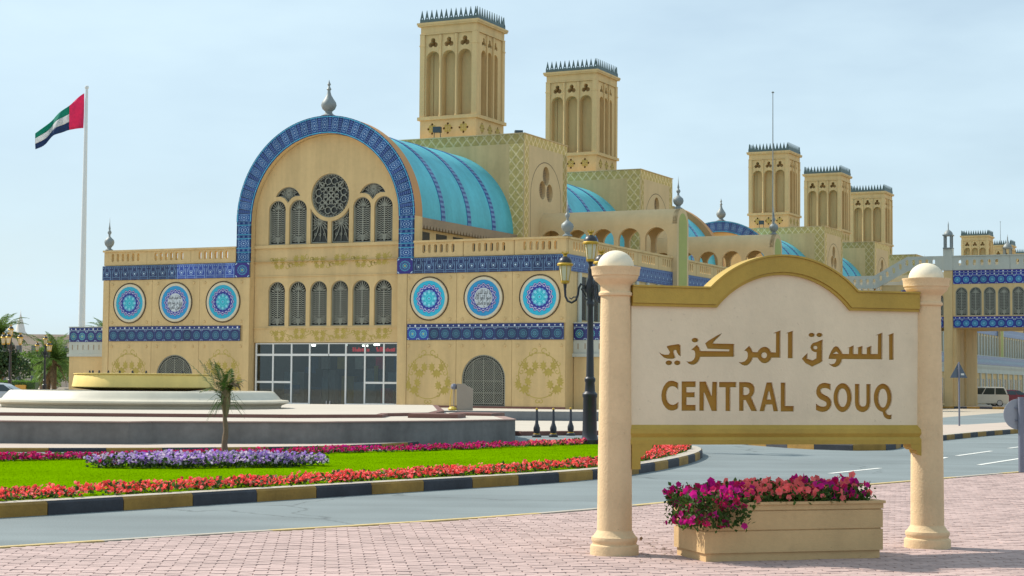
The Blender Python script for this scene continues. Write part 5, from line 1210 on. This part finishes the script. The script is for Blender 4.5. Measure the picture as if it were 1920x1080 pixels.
street_lamp((-33.0, 116, 0), 'leftmost black lamp post, near the picture edge beyond the fountain', rz=R(25)); street_lamp((-37.6, 142, 0), 'farther of the two lamp posts left of the market hall', rz=R(60))
# bollards
for x, y, lb in ((.78, 53.25, 'left'), (1.29, 53.6, 'middle'), (1.87, 55.2, 'right')):
    b_ = empty('bollard', None, (x, y, 0)); tag(b_, 'black iron bollard with brass tip, %s one of the three' % {'left': 'leftmost', 'middle': 'middle', 'right': 'rightmost'}[lb], 'bollard', 'bollards by the platform corner')
    G().lathe([(.14, 0), (.14, .06), (.10, .09), (.08, .12)], 14).build('foot', 'iron_black', b_, True); G().lathe([(.105, .088), (.105, .105), (.08, .118)], 14).build('ring', 'gilt', b_, True); G().lathe([(.07, .11), (.10, .19), (.10, .28), (.07, .36), (.06, .40), (.05, .42), (.035, .80), (.03, .82)], 14).build('post', 'iron_black', b_, True); G().lathe([(.03, .82), (.042, .85), (.03, .88), (0, .89)], 10).build('tip', 'gilt', b_, True)
# utility cabinet by the gate
cb = empty('cabinet', None, (-1.92, 73.2, .48)); tag(cb, 'grey brown utility cabinet with slanted top in front of the right gate', 'cabinet')
G().prism([(-.33, 0), (.33, 0), (.33, .90), (-.05, 1.10), (-.33, 1.12)], (), -.25, .25).build('housing', 'kiosk', cb); G().tube([(-.45, -.05, 0), (-.45, -.05, .95)], .02).lathe([(0, .86), (.12, .90), (.14, 1.0), (.10, 1.1), (0, 1.12)], 10, (-.45, -.05, 0)).build('meter', 'steel_post', cb); G().tube([(-.62, -.1, 0), (-.60, -.1, .5), (-.52, -.08, 1.0)], .02).build('hose', 'line_yellow', cb); G().lathe([(0, 0), (.16, .02), (.2, .08), (.12, .16), (0, .18)], 10, (-.5, -.22, 0)).build('hose_coil', 'shop_yellow', cb)
# ---------------------------------------------------------------- flagpole and flag
fp = empty('flagpole', None, (-39.1, 160, 0)); tag(fp, 'tall white flagpole behind the left end of the hall', 'flagpole')
G().lathe([(.36, 0), (.33, 4), (.27, 12), (.20, 20), (.13, 28.2), (.13, 28.3)], 16).build('pole', 'pole_white', fp, True); G().lathe([(.14, 28.3), (.20, 28.4), (.16, 28.55), (0, 28.65)], 12).build('finial', 'pole_white', fp, True)
fl = empty('flag', None, (-39.3, 159.9, 24.6)); tag(fl, 'red, green, white and black national flag flying left from the flagpole', 'flag')
def flagpt(u, v):
    """u 0 hoist .. 1 fly, v 0 bottom .. 1 top"""
    top = ((0, 3.27), (.33, 2.0), (.6, 1.10), (1, -.52)); bot = ((0, .05), (.33, -.12), (.6, -.72), (1, -1.95))
    def lerp(t_):
        for (a, b), (c, d) in zip(t_, t_[1:]):
            if u <= c: return b+(d-b)*(u-a)/(c-a)
    x = -4.35*u; z = lerp(bot)+(lerp(top)-lerp(bot))*v
    return (x, .30*math.sin(u*9+v*1.6)*min(1, u*3)+.12*math.sin(u*17+v*3), z+.05*math.sin(u*13))
def flagpatch(u0, u1, v0, v1, mt, name):
    g_ = G(); n, m_ = 14, 6
    for i in range(n):
        for j in range(m_): g_.quad(*[flagpt(u0+(u1-u0)*(i+a)/n, v0+(v1-v0)*(j+b)/m_) for a, b in ((0, 0), (1, 0), (1, 1), (0, 1))])
    o = g_.build(name, mt, fl, True); md = o.modifiers.new('cloth', 'SOLIDIFY'); md.thickness = .02
flagpatch(0, .30, 0, 1, 'flag_red', 'red_bar'); flagpatch(.30, 1, .667, 1, 'flag_green', 'green_stripe'); flagpatch(.30, 1, .333, .667, 'flag_white', 'white_stripe'); flagpatch(.30, 1, 0, .333, 'flag_black', 'black_stripe')
# ---------------------------------------------------------------- backs of traffic signs
ts = empty('traffic_sign', None, (17.0, 66.9, .15)); tag(ts, 'back of a triangular traffic sign on a thin post', 'traffic sign')
G().tube([(0, 0, 0), (0, 0, 2.42)], .035, 8).build('post', 'steel_post', ts); G().prism([(-.33, 1.82), (.33, 1.82), (.03, 2.38), (-.03, 2.38)], (), .04, .055).build('plate', 'sign_back_dark', ts); G().box(.08, .20, .034, .039, 1.92, 1.99).build('sticker', 'line_white', ts); G().box(-.05, .05, -.01, .0395, 2.15, 2.19).build('clamp', 'steel_post', ts)
rs = empty('traffic_sign', None, (9.54, 33.0, .03)); tag(rs, 'back of a round grey traffic sign at the right picture edge', 'traffic sign')
G().tube([(0, 0, 0), (0, 0, 1.40)], .055, 12).build('post', 'steel_post', rs); G().prism(circ(-.02, 1.08, .29, 36), (), .06, .075).build('plate', 'sign_back', rs); G().box(-.10, .10, .02, .059, 1.18, 1.21).box(-.10, .10, .02, .059, .95, .98).build('clamp', 'steel_post', rs)
# ---------------------------------------------------------------- cars
def car(name, loc, rz, label, paint, prof, cabin, L=4.2, W=1.7, wheelx=(.75, 3.4), wr=.31, group='parked cars'):
    c = empty(name, None, loc, rz); tag(c, label, 'car', group)
    # lower body, slightly narrower at the top
    n = len(prof); b_ = G()
    for s_ in (-1, 1):
        pass
    sec = [(-W/2, 1.), (W/2, 1.)]
    b_.prism(prof, (), -W/2+.03, W/2-.03); 
    o = b_.build('body', paint, c); md = o.modifiers.new('bev', 'BEVEL'); md.width = .05; md.segments = 2; md.limit_method = 'ANGLE'
    g_ = G(); cw = W/2-.07; tw = W/2-.22; zt = max(p[1] for p in cabin); zb = min(p[1] for p in cabin); y = lambda z: cw+(tw-cw)*(z-zb)/(zt-zb)
    m_ = len(cabin); base = len(g_.v)
    g_.v += [(p[0], -y(p[1]), p[1]) for p in cabin]+[(p[0], y(p[1]), p[1]) for p in cabin]; g_.f.append(tuple(range(m_))); g_.f.append(tuple(range(2*m_-1, m_-1, -1)))
    for i in range(m_): j = (i+1) % m_; g_.f.append((i, m_+i, m_+j, j))
    o = g_.build('cabin', paint, c); md = o.modifiers.new('bev', 'BEVEL'); md.width = .05; md.segments = 2
    cxm = sum(p[0] for p in cabin)/m_; czm = (zt+zb)/2
    x0b, x1b = cabin[0][0], cabin[1][0]; tops = sorted([p for p in cabin if p[1] > zt-.12]); x0t, x1t = tops[0][0], tops[-1][0]
    def sidewin(f0, f1, s_):
        za, zb_ = zb+.06, zt-.10; q = []
        for f, z in ((f0, za), (f1, za), (f1, zb_), (f0, zb_)):
            k = (z-zb)/(zt-zb); xl = x0b+(x0t-x0b)*k+.10; xr = x1b+(x1t-x1b)*k-.10; q.append((xl+(xr-xl)*f, s_*(y(z)+.012), z))
        return G().quad(*(q if s_ < 0 else q[::-1])).build('window', 'car_glass', c)
    for s_ in (-1, 1):
        for f0, f1 in ((0, .30), (.33, .66), (.69, 1.)): sidewin(f0, f1, s_)
        for x in wheelx:
            w_ = empty('wheel', c, (x, s_*(W/2-.12), wr)); G().lathe([(wr-.1, -.1), (wr, -.08), (wr, .08), (wr-.1, .1)], 20).build('tyre', 'tyre', w_, True).rotation_euler = (R(90), 0, 0); G().lathe([(0, -.11), (wr-.09, -.105), (wr-.09, .105), (0, .11)], 12).build('rim', 'rim', w_).rotation_euler = (R(90), 0, 0)
        G().box(L-.12, L+.02, s_*(W/2-.16)-.10, s_*(W/2-.16)+.10, .75, 1.05).build('tail_light', 'tail_red', c); G().box(-.02, .14, s_*(W/2-.2)-.14, s_*(W/2-.2)+.14, .62, .78).build('headlight', 'rim', c)
    k = .1; G().quad((x1b-.02, -cw+.15, zb+.08), (x1b-.02, cw-.15, zb+.08), (x1t+.03, tw-.1, zt-.1), (x1t+.03, -tw+.1, zt-.1)).build('rear_window', 'car_glass', c); G().quad((x0b+.0, cw-.12, zb+.06), (x0b+.0, -cw+.12, zb+.06), (x0t-.03, -tw+.08, zt-.08), (x0t-.03, tw-.08, zt-.08)).build('windscreen', 'car_glass', c)
    return c
mp_prof = [(.0, .30), (.05, .25), (4.15, .25), (4.2, .35), (4.2, .95), (4.12, 1.0), (1.0, 1.0), (.12, .80), (0, .62)]; mp_cab = [(.75, .98), (4.14, .98), (4.02, 1.45), (3.85, 1.66), (1.75, 1.68), (1.55, 1.62)]
car('parked_car', (38.5, 152, 0), R(2), 'white people carrier parked beyond the bridge pier', 'car_white', mp_prof, mp_cab)
sd_prof = [(.0, .30), (.05, .22), (4.45, .22), (4.5, .35), (4.5, .85), (4.3, .93), (1.3, .93), (.15, .74), (0, .60)]; sd_cab = [(1.05, .91), (4.2, .91), (3.35, 1.38), (2.9, 1.44), (2.1, 1.44), (1.9, 1.40)]
car('parked_car', (44.6, 167, 0), R(2), 'dark red car behind the white people carrier', 'car_red', sd_prof, sd_cab, 4.5, 1.7, (.85, 3.6))
car('parked_car', (-31.9, 100, 0), R(-4), 'silver sedan behind the fountain at the left picture edge', 'car_silver', sd_prof, sd_cab, 4.5, 1.7, (.85, 3.6))
def btoworld(x, y, z=0): return Vector(ORG)+Matrix.Rotation(-TH, 3, 'Z') @ Vector((x, y, z))
bn_ = empty('waste_container', None, btoworld(7.55, 53.0), -TH); tag(bn_, 'dark green waste container beside the bridge pier', 'container'); G().prism([(-.45, .12), (.45, .12), (.52, 1.25), (-.52, 1.25)], (), -.4, .4).build('tub', 'bin_green', bn_); G().box(-.55, .55, -.44, .44, 1.252, 1.36).build('lid', 'bin_green', bn_)
for x in (-.35, .35): G().tube([(x, -.1, .09), (x, .1, .09)], .09, 10).build('wheel', 'tyre', bn_)
pk = [btoworld(*p) for p in ((13.2, 61), (13.0, 52.6), (7.4, 52.4), (6.9, 61))]; kerb('kerb_pier', [(p.x, p.y) for p in pk][::-1], .95, .16, .22, 0)
pi_ = [btoworld(*p) for p in ((12.8, 61), (12.8, 52.85), (7.6, 52.65), (7.1, 61))]; struct(G().slab([(p.x, p.y) for p in pi_], 0, .14).build('pier_island', 'sidewalk'))
# ---------------------------------------------------------------- flower beds: massed petunias
def basis(nv):
    nv = nv.normalized(); a = nv.orthogonal().normalized(); return a, nv.cross(a)
def blossom(g_, p, r, nv, rng, n=5):
    """a trumpet flower: n rounded petals round a dimple"""
    a, b = basis(nv); c = p-nv*r*.35; k = len(g_.v); g_.v.append(tuple(c)); m_ = n*2; ph = rng.uniform(0, 6.28)
    for i in range(m_):
        an = ph+math.tau*i/m_; rr = r*(1. if i % 2 == 0 else .80)*rng.uniform(.9, 1.08); q = p+(a*math.cos(an)+b*math.sin(an))*rr+nv*rng.uniform(-.1, .12)*r; g_.v.append(tuple(q))
    for i in range(m_): g_.f.append((k, k+1+i, k+1+(i+1) % m_))
def leafq(g_, p, L, d, nv, rng):
    s_ = d.cross(nv).normalized()*L*.32; k = len(g_.v)
    g_.v += [tuple(p), tuple(p+d*L*.5+s_+nv*.1*L), tuple(p+d*L), tuple(p+d*L*.5-s_+nv*.1*L)]; g_.f.append((k, k+1, k+2, k+3))
def rvec(rng, up_=.0):
    v_ = Vector((rng.gauss(0, 1), rng.gauss(0, 1), rng.gauss(0, 1)+up_)); return v_.normalized()
VIEW = Vector((0, -1, .25))
def bed(name, pts, hmax, mts, mix, per, rad, label, seed, z0=.15):
    """pts: list of (x, y, edge 0..1) plant positions"""
    rng = random.Random(seed); gl = G(); gf = [G() for _ in mts]
    for (x, y, e) in pts:
        h = hmax*(.55+.45*e)*rng.uniform(.75, 1.15); R_ = .13
        for k in range(9):
            d = rvec(rng, .4); d.z = abs(d.z); leafq(gl, Vector((x+rng.uniform(-R_, R_), y+rng.uniform(-R_, R_), z0+rng.uniform(0, h*.75))), rng.uniform(.05, .09), d, rvec(rng, 1.), rng)
        for k in range(per):
            q = Vector((x+rng.uniform(-R_, R_), y+rng.uniform(-R_, R_), z0+h*rng.uniform(.45, 1.))); nv = (rvec(rng)+Vector((0, -.6, .9))).normalized()
            m_ = mix(x, y, rng); blossom(gf[m_], q, rad*rng.uniform(.8, 1.2), nv, rng)
    t_ = tag(empty(name, None, (pts[0][0], pts[0][1], z0)), label, 'flower bed'); t_['kind'] = 'stuff'
    inv = Matrix.Translation((-pts[0][0], -pts[0][1], -z0))
    for g_, mt, nm in [(gl, 'leaf', 'foliage')]+[(a, b, 'blossoms') for a, b in zip(gf, mts)]:
        if g_.f: o = g_.build(nm, mt, t_); o.data.transform(inv); o['kind'] = 'stuff'
    return t_
def strip(line, d0, d1, dens, seed):
    rng = random.Random(seed); P = resample(line, .02); out = []
    L = .02*len(P); n = int(L*(d1-d0)*dens)
    offl = offs(P, 1.)
    gaps = [rng.uniform(.55, 1.) for _ in range(int(L)+2)]
    for _ in range(n):
        i = rng.randrange(len(P)); d = rng.uniform(d0, d1)
        if rng.random() > gaps[int(i*.02*1.6) % len(gaps)]: continue
        a, b = Vector(P[i]), Vector(offl[i]); q = a.lerp(b, d); e = 1-abs((d-d0)/(d1-d0)-.5)*1.4
        if abs(q.x) < q.y*.30+.6: out.append((q.x, q.y, max(0, e)))
    return out
N1 = [p for p in NEARK if p[1] < 42]
bed('flower_bed', strip(N1, .36, .92, 60, 11), .17, ['petal_red', 'petal_coral'], lambda x, y, r: 0 if r.random() < .7 else 1, 11, .026, 'strip of orange red petunias along the near kerb of the lawn', 21)
TIP = [p for p in ISL if p[1] > 38.6 and p[0] > 1.9]
bed('flower_bed', strip(TIP, .4, 1.5, 60, 12), .22, ['petal_coral', 'petal_red'], lambda x, y, r: 0 if r.random() < .6 else 1, 12, .03, 'coral petunias filling the rounded tip of the lawn', 22)
bed('flower_bed', strip(BACKK[2:], .38, .90, 60, 13), .14, ['petal_magenta', 'petal_fuchsia', 'petal_coral'], lambda x, y, r: (2 if x > .3 and r.random() < .6 else 0 if r.random() < .65 else 1), 11, .032, 'strip of deep magenta petunias along the far edge of the lawn', 23)
rng = random.Random(31); pts = []
ux = Vector((.94, .342)); uy = Vector((-.342, .94))
for _ in range(420):
    a = rng.uniform(0, math.tau); r = math.sqrt(rng.random()); q = Vector((-5.12, 30.2))+ux*r*math.cos(a)*1.98+uy*r*math.sin(a)*.72; pts.append((q.x, q.y, 1-r*.7))
bed('flower_bed', pts, .29, ['petal_purple', 'petal_lilac', 'petal_magenta'], lambda x, y, r: (2 if x < -6.6 and r.random() < .2 else 0 if r.random() < .55 else 1), 7, .031, 'oval bed of purple and lilac petunias round the young palm', 24)
# ---------------------------------------------------------------- petunias in the planter: single blossoms
def petunia_mesh(r, mt, seed):
    g_ = G(); blossom(g_, Vector((0, 0, 0)), r, Vector((0, -1, 0)), random.Random(seed)); g_.v = g_.v[:]; 
    g_.lathe([(.004, 0), (r*.16, r*.5)], 5); k = len(g_.v)-10
    for i in range(k, len(g_.v)): x, y, z = g_.v[i]; g_.v[i] = (x, r*.35+r*.8-z*1.4, y)
    return g_.mesh('blossom', mt)
PM = {m_: [petunia_mesh(.036, m_, s_) for s_ in range(3)] for m_ in ('petal_fuchsia', 'petal_coral', 'petal_magenta')}
MW = Matrix.Translation((1.735, 15.78, 0)) @ Matrix.Rotation(R(17), 4, 'Z')
def clump(label, x0, x1, mts, n, seed, spill=0., hgt=.20):
    rng = random.Random(seed); base = MW @ Vector(((x0+x1)/2, DP/2, .53)); t_ = tag(empty('petunia_plant', None, base, R(17)), label, 'petunia', 'petunias in the planter'); gl = G(); cx_ = (x0+x1)/2
    def prof(x, y):
        h = hgt*(.86+.14*math.sin(x*13+seed))*(1-.35*abs(y-DP/2)/(DP/2)); return h
    def spot():
        if spill and rng.random() < .55:
            a = rng.uniform(0, 1); x = x0-spill*rng.random()**.8*.62; y = rng.uniform(-.10, DP*.8)
            if rng.random() < .35: x = rng.uniform(x0-.1, x0+.36); y = rng.uniform(-.16, -.03)
            z = rng.uniform(-.22, .18)*(1-.2*a); return x, y, z
        x = rng.uniform(x0, x1); y = rng.uniform(-.02, DP); return x, y, prof(x, y)*rng.uniform(.35, 1.05)
    for k in range(n*10):
        x, y, z = spot(); z = z*rng.uniform(.3, .96) if z > 0 else z; x += rng.uniform(-.02, .03); d = rvec(rng, .3); leafq(gl, Vector((x-cx_, y-DP/2, z)), rng.uniform(.035, .062), d, rvec(rng, .8), rng)
    o = gl.build('foliage', 'leaf', t_); o['kind'] = 'stuff'
    for k in range(n):
        x, y, z = spot(); mt = rng.choice(mts); y -= .02; s_ = rng.uniform(.75, 1.15)
        b_ = put('blossom', rng.choice(PM[mt]), t_, (x-cx_, y-DP/2, z+.01), rot=(rng.uniform(-1.0, .1), rng.uniform(-3, 3), rng.uniform(-.8, .8)-.1)); b_.scale = (s_, s_, s_)
    return t_
clump('magenta petunias spilling over the left end of the planter', .02, .52, ['petal_fuchsia', 'petal_fuchsia', 'petal_magenta'], 190, 41, .30, .22)
clump('coral red petunias in the middle of the planter', .40, 1.22, ['petal_coral'], 270, 42, 0, .245)
clump('deep fuchsia petunias at the right end of the planter', 1.10, 1.66, ['petal_fuchsia', 'petal_coral', 'petal_magenta', 'petal_fuchsia'], 150, 43, 0, .25)
# dropped leaves on the pavers
g_ = G(); rng = random.Random(51)
for k in range(46):
    q = Vector((1.36+rng.gauss(0, .13), 16.75+rng.gauss(0, .45), .034)) if k < 30 else Vector((1.62+rng.gauss(0, .2), 15.95+rng.gauss(0, .08), .034)) if k < 36 else Vector((9.5+rng.gauss(0, .35), 32.7+rng.gauss(0, .25), .034))
    d = Vector((rng.gauss(0, 1), rng.gauss(0, 1), .15)).normalized(); leafq(g_, q, rng.uniform(.03, .06), d, Vector((0, 0, 1)), rng)
o = struct(g_.build('fallen_leaves', 'palm_dry'), 'stuff'); o['label'] = 'dry leaves dropped on the pavers'
# ---------------------------------------------------------------- palms and trees
def frond(g_, base, az, el, L, rng, droop=1., lw=.03, ll=.4, n=18, pairs=2):
    """arching rachis with leaflets"""
    pts = []; p = Vector(base); e = el
    for i in range(n+1):
        pts.append(p.copy()); e2 = e-droop*(i/n)**1.5; p = p+Vector((math.cos(az)*math.cos(e2), math.sin(az)*math.cos(e2), math.sin(e2)))*L/n
    g_.tube(pts, [lw*.5*(1-i/(n+1)*.8) for i in range(n+1)], 4, False)
    for i in range(2, n+1):
        d = (pts[i]-pts[i-1]).normalized(); sd_ = d.cross(Vector((0, 0, 1))); sd_ = sd_.normalized() if sd_.length > .01 else Vector((1, 0, 0)); u_ = sd_.cross(d); Lf = ll*math.sin(math.pi*(.15+.80*i/n))*rng.uniform(.8, 1.1)
        for q in range(pairs):
            o_ = pts[i-1].lerp(pts[i], q/pairs)
            for s_ in (-1, 1):
                dv = (d*.75+sd_*s_*.75+u_*rng.uniform(.0, .35)-Vector((0, 0, .15))).normalized(); k = len(g_.v); wv = d.cross(dv).cross(dv).normalized()*lw
                t_ = o_+dv*Lf-Vector((0, 0, Lf*.25)); m_ = o_+dv*Lf*.5; g_.v += [tuple(o_-wv*.4), tuple(m_+wv), tuple(t_), tuple(m_-wv)]; g_.f.append((k, k+1, k+2, k+3))
def date_palm(loc, H, label, seed, nf=46, L=3.2, skirt=True):
    rng = random.Random(seed); t_ = tag(empty('palm_tree', None, loc), label, 'palm', 'background palms'); n = 26; g_ = G(); pr = []
    for i in range(n+1):
        r = .22*(1-.15*i/n); pr += [(r*1.18, H*i/n), (r*.92, H*(i+.75)/n)]
    g_.lathe(pr, 10).build('trunk', 'trunk', t_, True); cr = G(); dr = G()
    for k in range(nf): frond(cr, (0, 0, H), k*2.4+rng.uniform(-.2, .2), rng.uniform(-.1, 1.35), L*rng.uniform(.8, 1.1), rng, rng.uniform(.9, 1.7), .045, .55, 14, 2)
    cr.build('crown', 'palm_leaf', t_)
    if skirt:
        for k in range(6): frond(dr, (0, 0, H-.2), k*2.4, rng.uniform(-1.0, -.3), L*.7, rng, .7, .045, .4, 10, 2)
        dr.build('dry_skirt', 'palm_dry', t_)
    return t_
date_palm((-38.9, 150, 0), 3.3, 'bushy date palm just left of the market hall', 61, 60, 3.4); date_palm((-42.6, 162, 0), 2.2, 'low spreading palm between the two lamp posts', 62, 40, 3.6); date_palm((-43.0, 148, 0), 5.3, 'tall palm at the left picture edge with dark crown', 63, 40, 3.0); date_palm((-53.6, 232, 0), 7.8, 'distant palm fronds showing beside the hall roofline', 64, 30, 3.4)
def broad_tree(loc, H, rc, label, seed, n=5200, mt='leaf_dark'):
    rng = random.Random(seed); t_ = tag(empty('tree', None, loc), label, 'tree', 'background trees'); g_ = G(); g_.tube([(0, 0, 0), (.1, 0, H*.25), (0, .1, H*.5)], [.25, .2, .13], 8); blobs = []
    for k in range(9):
        a = k*2.4; q = Vector((math.cos(a)*rc*.6*rng.random(), math.sin(a)*rc*.6*rng.random(), H*rng.uniform(.5, .88))); blobs.append((q, rc*rng.uniform(.3, .55))); g_.tube([(0, .05, H*.35), tuple(q*.7+Vector((0, 0, H*.12))), tuple(q)], [.1, .06, .02], 5)
    g_.build('trunk', 'trunk', t_, True); c = G()
    for k in range(n):
        q, r = rng.choice(blobs); p = q+rvec(rng)*r*rng.random()**.35; p.z = q.z+(p.z-q.z)*.75; leafq(c, p, rng.uniform(.18, .34), rvec(rng), rvec(rng, .6), rng)
    c.build('crown', mt, t_); return t_
broad_tree((-46, 175, 0), 5.0, 3.2, 'round green tree behind the far lamp post', 71, mt='hedge'); broad_tree((-40.6, 140, 0), 4.6, 2.4, 'dark tree at the left edge behind the nearest lamp post', 72); broad_tree((-52, 195, 0), 5.4, 3.6, 'mid green tree in the distance left of the hall', 73, mt='hedge')
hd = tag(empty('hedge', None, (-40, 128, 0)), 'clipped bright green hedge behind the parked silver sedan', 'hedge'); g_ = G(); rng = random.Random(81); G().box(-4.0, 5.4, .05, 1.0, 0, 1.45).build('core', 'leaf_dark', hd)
for k in range(5200):
    f = rng.random(); q = Vector((rng.uniform(-4.05, 5.45), rng.uniform(-.05, 1.1), 1.50+rng.gauss(0, .03))) if f < .45 else Vector((rng.uniform(-4.05, 5.45), rng.gauss(0, .03), rng.uniform(0, 1.5))); leafq(g_, q, rng.uniform(.07, .13), rvec(rng), rvec(rng, .6), rng)
g_.build('foliage', 'hedge', hd)
# young palm in the purple bed
yp = tag(empty('palm_tree', None, (-4.95, 30.6, .15)), 'young palm with tied crown in the purple flower bed', 'palm'); rng = random.Random(91)
g_ = G(); n = 9; g_.tube([(.0+.012*math.sin(i*1.3), 0, .90*i/n) for i in range(n+1)], [.060-.026*i/n+.005*(i % 2) for i in range(n+1)], 10); g_.build('trunk', 'trunk', yp, True)
g_ = G().lathe([(.045, .86), (.06, .95), (.085, 1.10), (.08, 1.25), (.05, 1.36)], 9); g_.build('crown_shaft', 'palm_dry', yp, True); cr = G(); dr = G()
for k, (az, el, L, dp) in enumerate(((2.9, 1.10, .98, .25), (3.2, .95, 1.0, .3), (2.7, 1.25, .88, .3), (3.0, 1.35, .8, .2), (1.2, 1.4, .62, .4), (0.1, 1.3, .50, 1.2), (5.2, 1.35, .6, .6), (4.2, 1.3, .7, .5), (3.3, .7, .5, 1.4))): frond(cr, (0, 0, 1.02+.02*k), az, el, L, rng, dp, .009, .20, 18, 2)
for k in range(9): frond(dr, (0, 0, 1.2), rng.uniform(-1.0, 1.0), 1.3, rng.uniform(.4, .62), rng, rng.uniform(2.2, 3.0), .007, .08, 14, 2)
for k in range(26):
    a = rng.uniform(0, 6.28); p = Vector((0, 0, rng.uniform(1.0, 1.2))); q = p+Vector((math.cos(a)*.18, math.sin(a)*.18, rng.uniform(-.05, .12))); cr.tube([p, q, q+Vector((math.cos(a)*.16, math.sin(a)*.16, -rng.uniform(.12, .34)))], [.005, .005, .002], 3, False)
cr.build('crown', 'palm_leaf_dark', yp); dr.build('dry_tips', 'palm_dry', yp)
# ---------------------------------------------------------------- distant town at the left
def house(loc, w_, d_, h, label, mt, rz=.2, rows=3, cols=5):
    b_ = tag(empty('house', None, loc, rz), label, 'building', 'distant houses'); G().box(-w_/2, w_/2, 0, d_, 0, h).build('wall', mt, b_); G().box(-w_/2-.2, w_/2+.2, -.2, d_+.2, h, h+.5).build('roof_parapet', mt, b_)
    wm = G().box(-.6, .6, -.03, .05, 0, 1.5).mesh('window', 'far_window')
    for i in range(cols):
        for j in range(rows): put('window', wm, b_, (-w_/2+(i+.5)*w_/cols, 0, 1.2+j*(h-1.5)/rows))
house((-103, 380, 0), 16, 12, 11, 'pinkish flat roofed house far behind the lamp posts', 'far_wall', .1); house((-122, 400, 0), 14, 12, 7.5, 'pale low house at the far left behind the palms', 'far_wall_white', .2, 2); house((-80, 330, 0), 12, 10, 6, 'low tan house behind the bushy date palm', 'far_wall', .1, 2)
mn = tag(empty('minaret', None, (-134, 480, 0)), 'slim pale minaret in the distance at the left edge', 'minaret'); G().lathe([(2.2, 0), (2.1, 9), (2.6, 9.3), (2.6, 10), (1.8, 10.2), (1.6, 14), (1.9, 14.3), (1.4, 14.8), (.9, 17), (.12, 19.5), (0, 21)], 12).build('shaft', 'far_wall_white', mn, True)
br_ = tag(empty('traffic_barrier', None, (-35.6, 128, 0)), 'orange plastic traffic barrier near the hedge', 'barrier'); G().prism([(-.55, 0), (.55, 0), (.45, .25), (.38, 1.25), (-.38, 1.25), (-.45, .25)], (), -.2, .2).build('shell', 'barrier_orange', br_); G().box(-.3, .3, -.21, -.2, .6, .9).build('panel', 'line_yellow', br_)
cbk = tag(empty('concrete_block', None, (-29.3, 116, 0)), 'squat pale concrete block left of the fountain bowl', 'concrete block'); G().prism([(-.5, 0), (.5, 0), (.5, 1.05), (.38, 1.16), (-.38, 1.16), (-.5, 1.05)], (), -.3, .3).build('block', 'far_wall_white', cbk); G().box(.0, .42, -.31, -.3, .85, 1.05).build('vent', 'far_window', cbk)
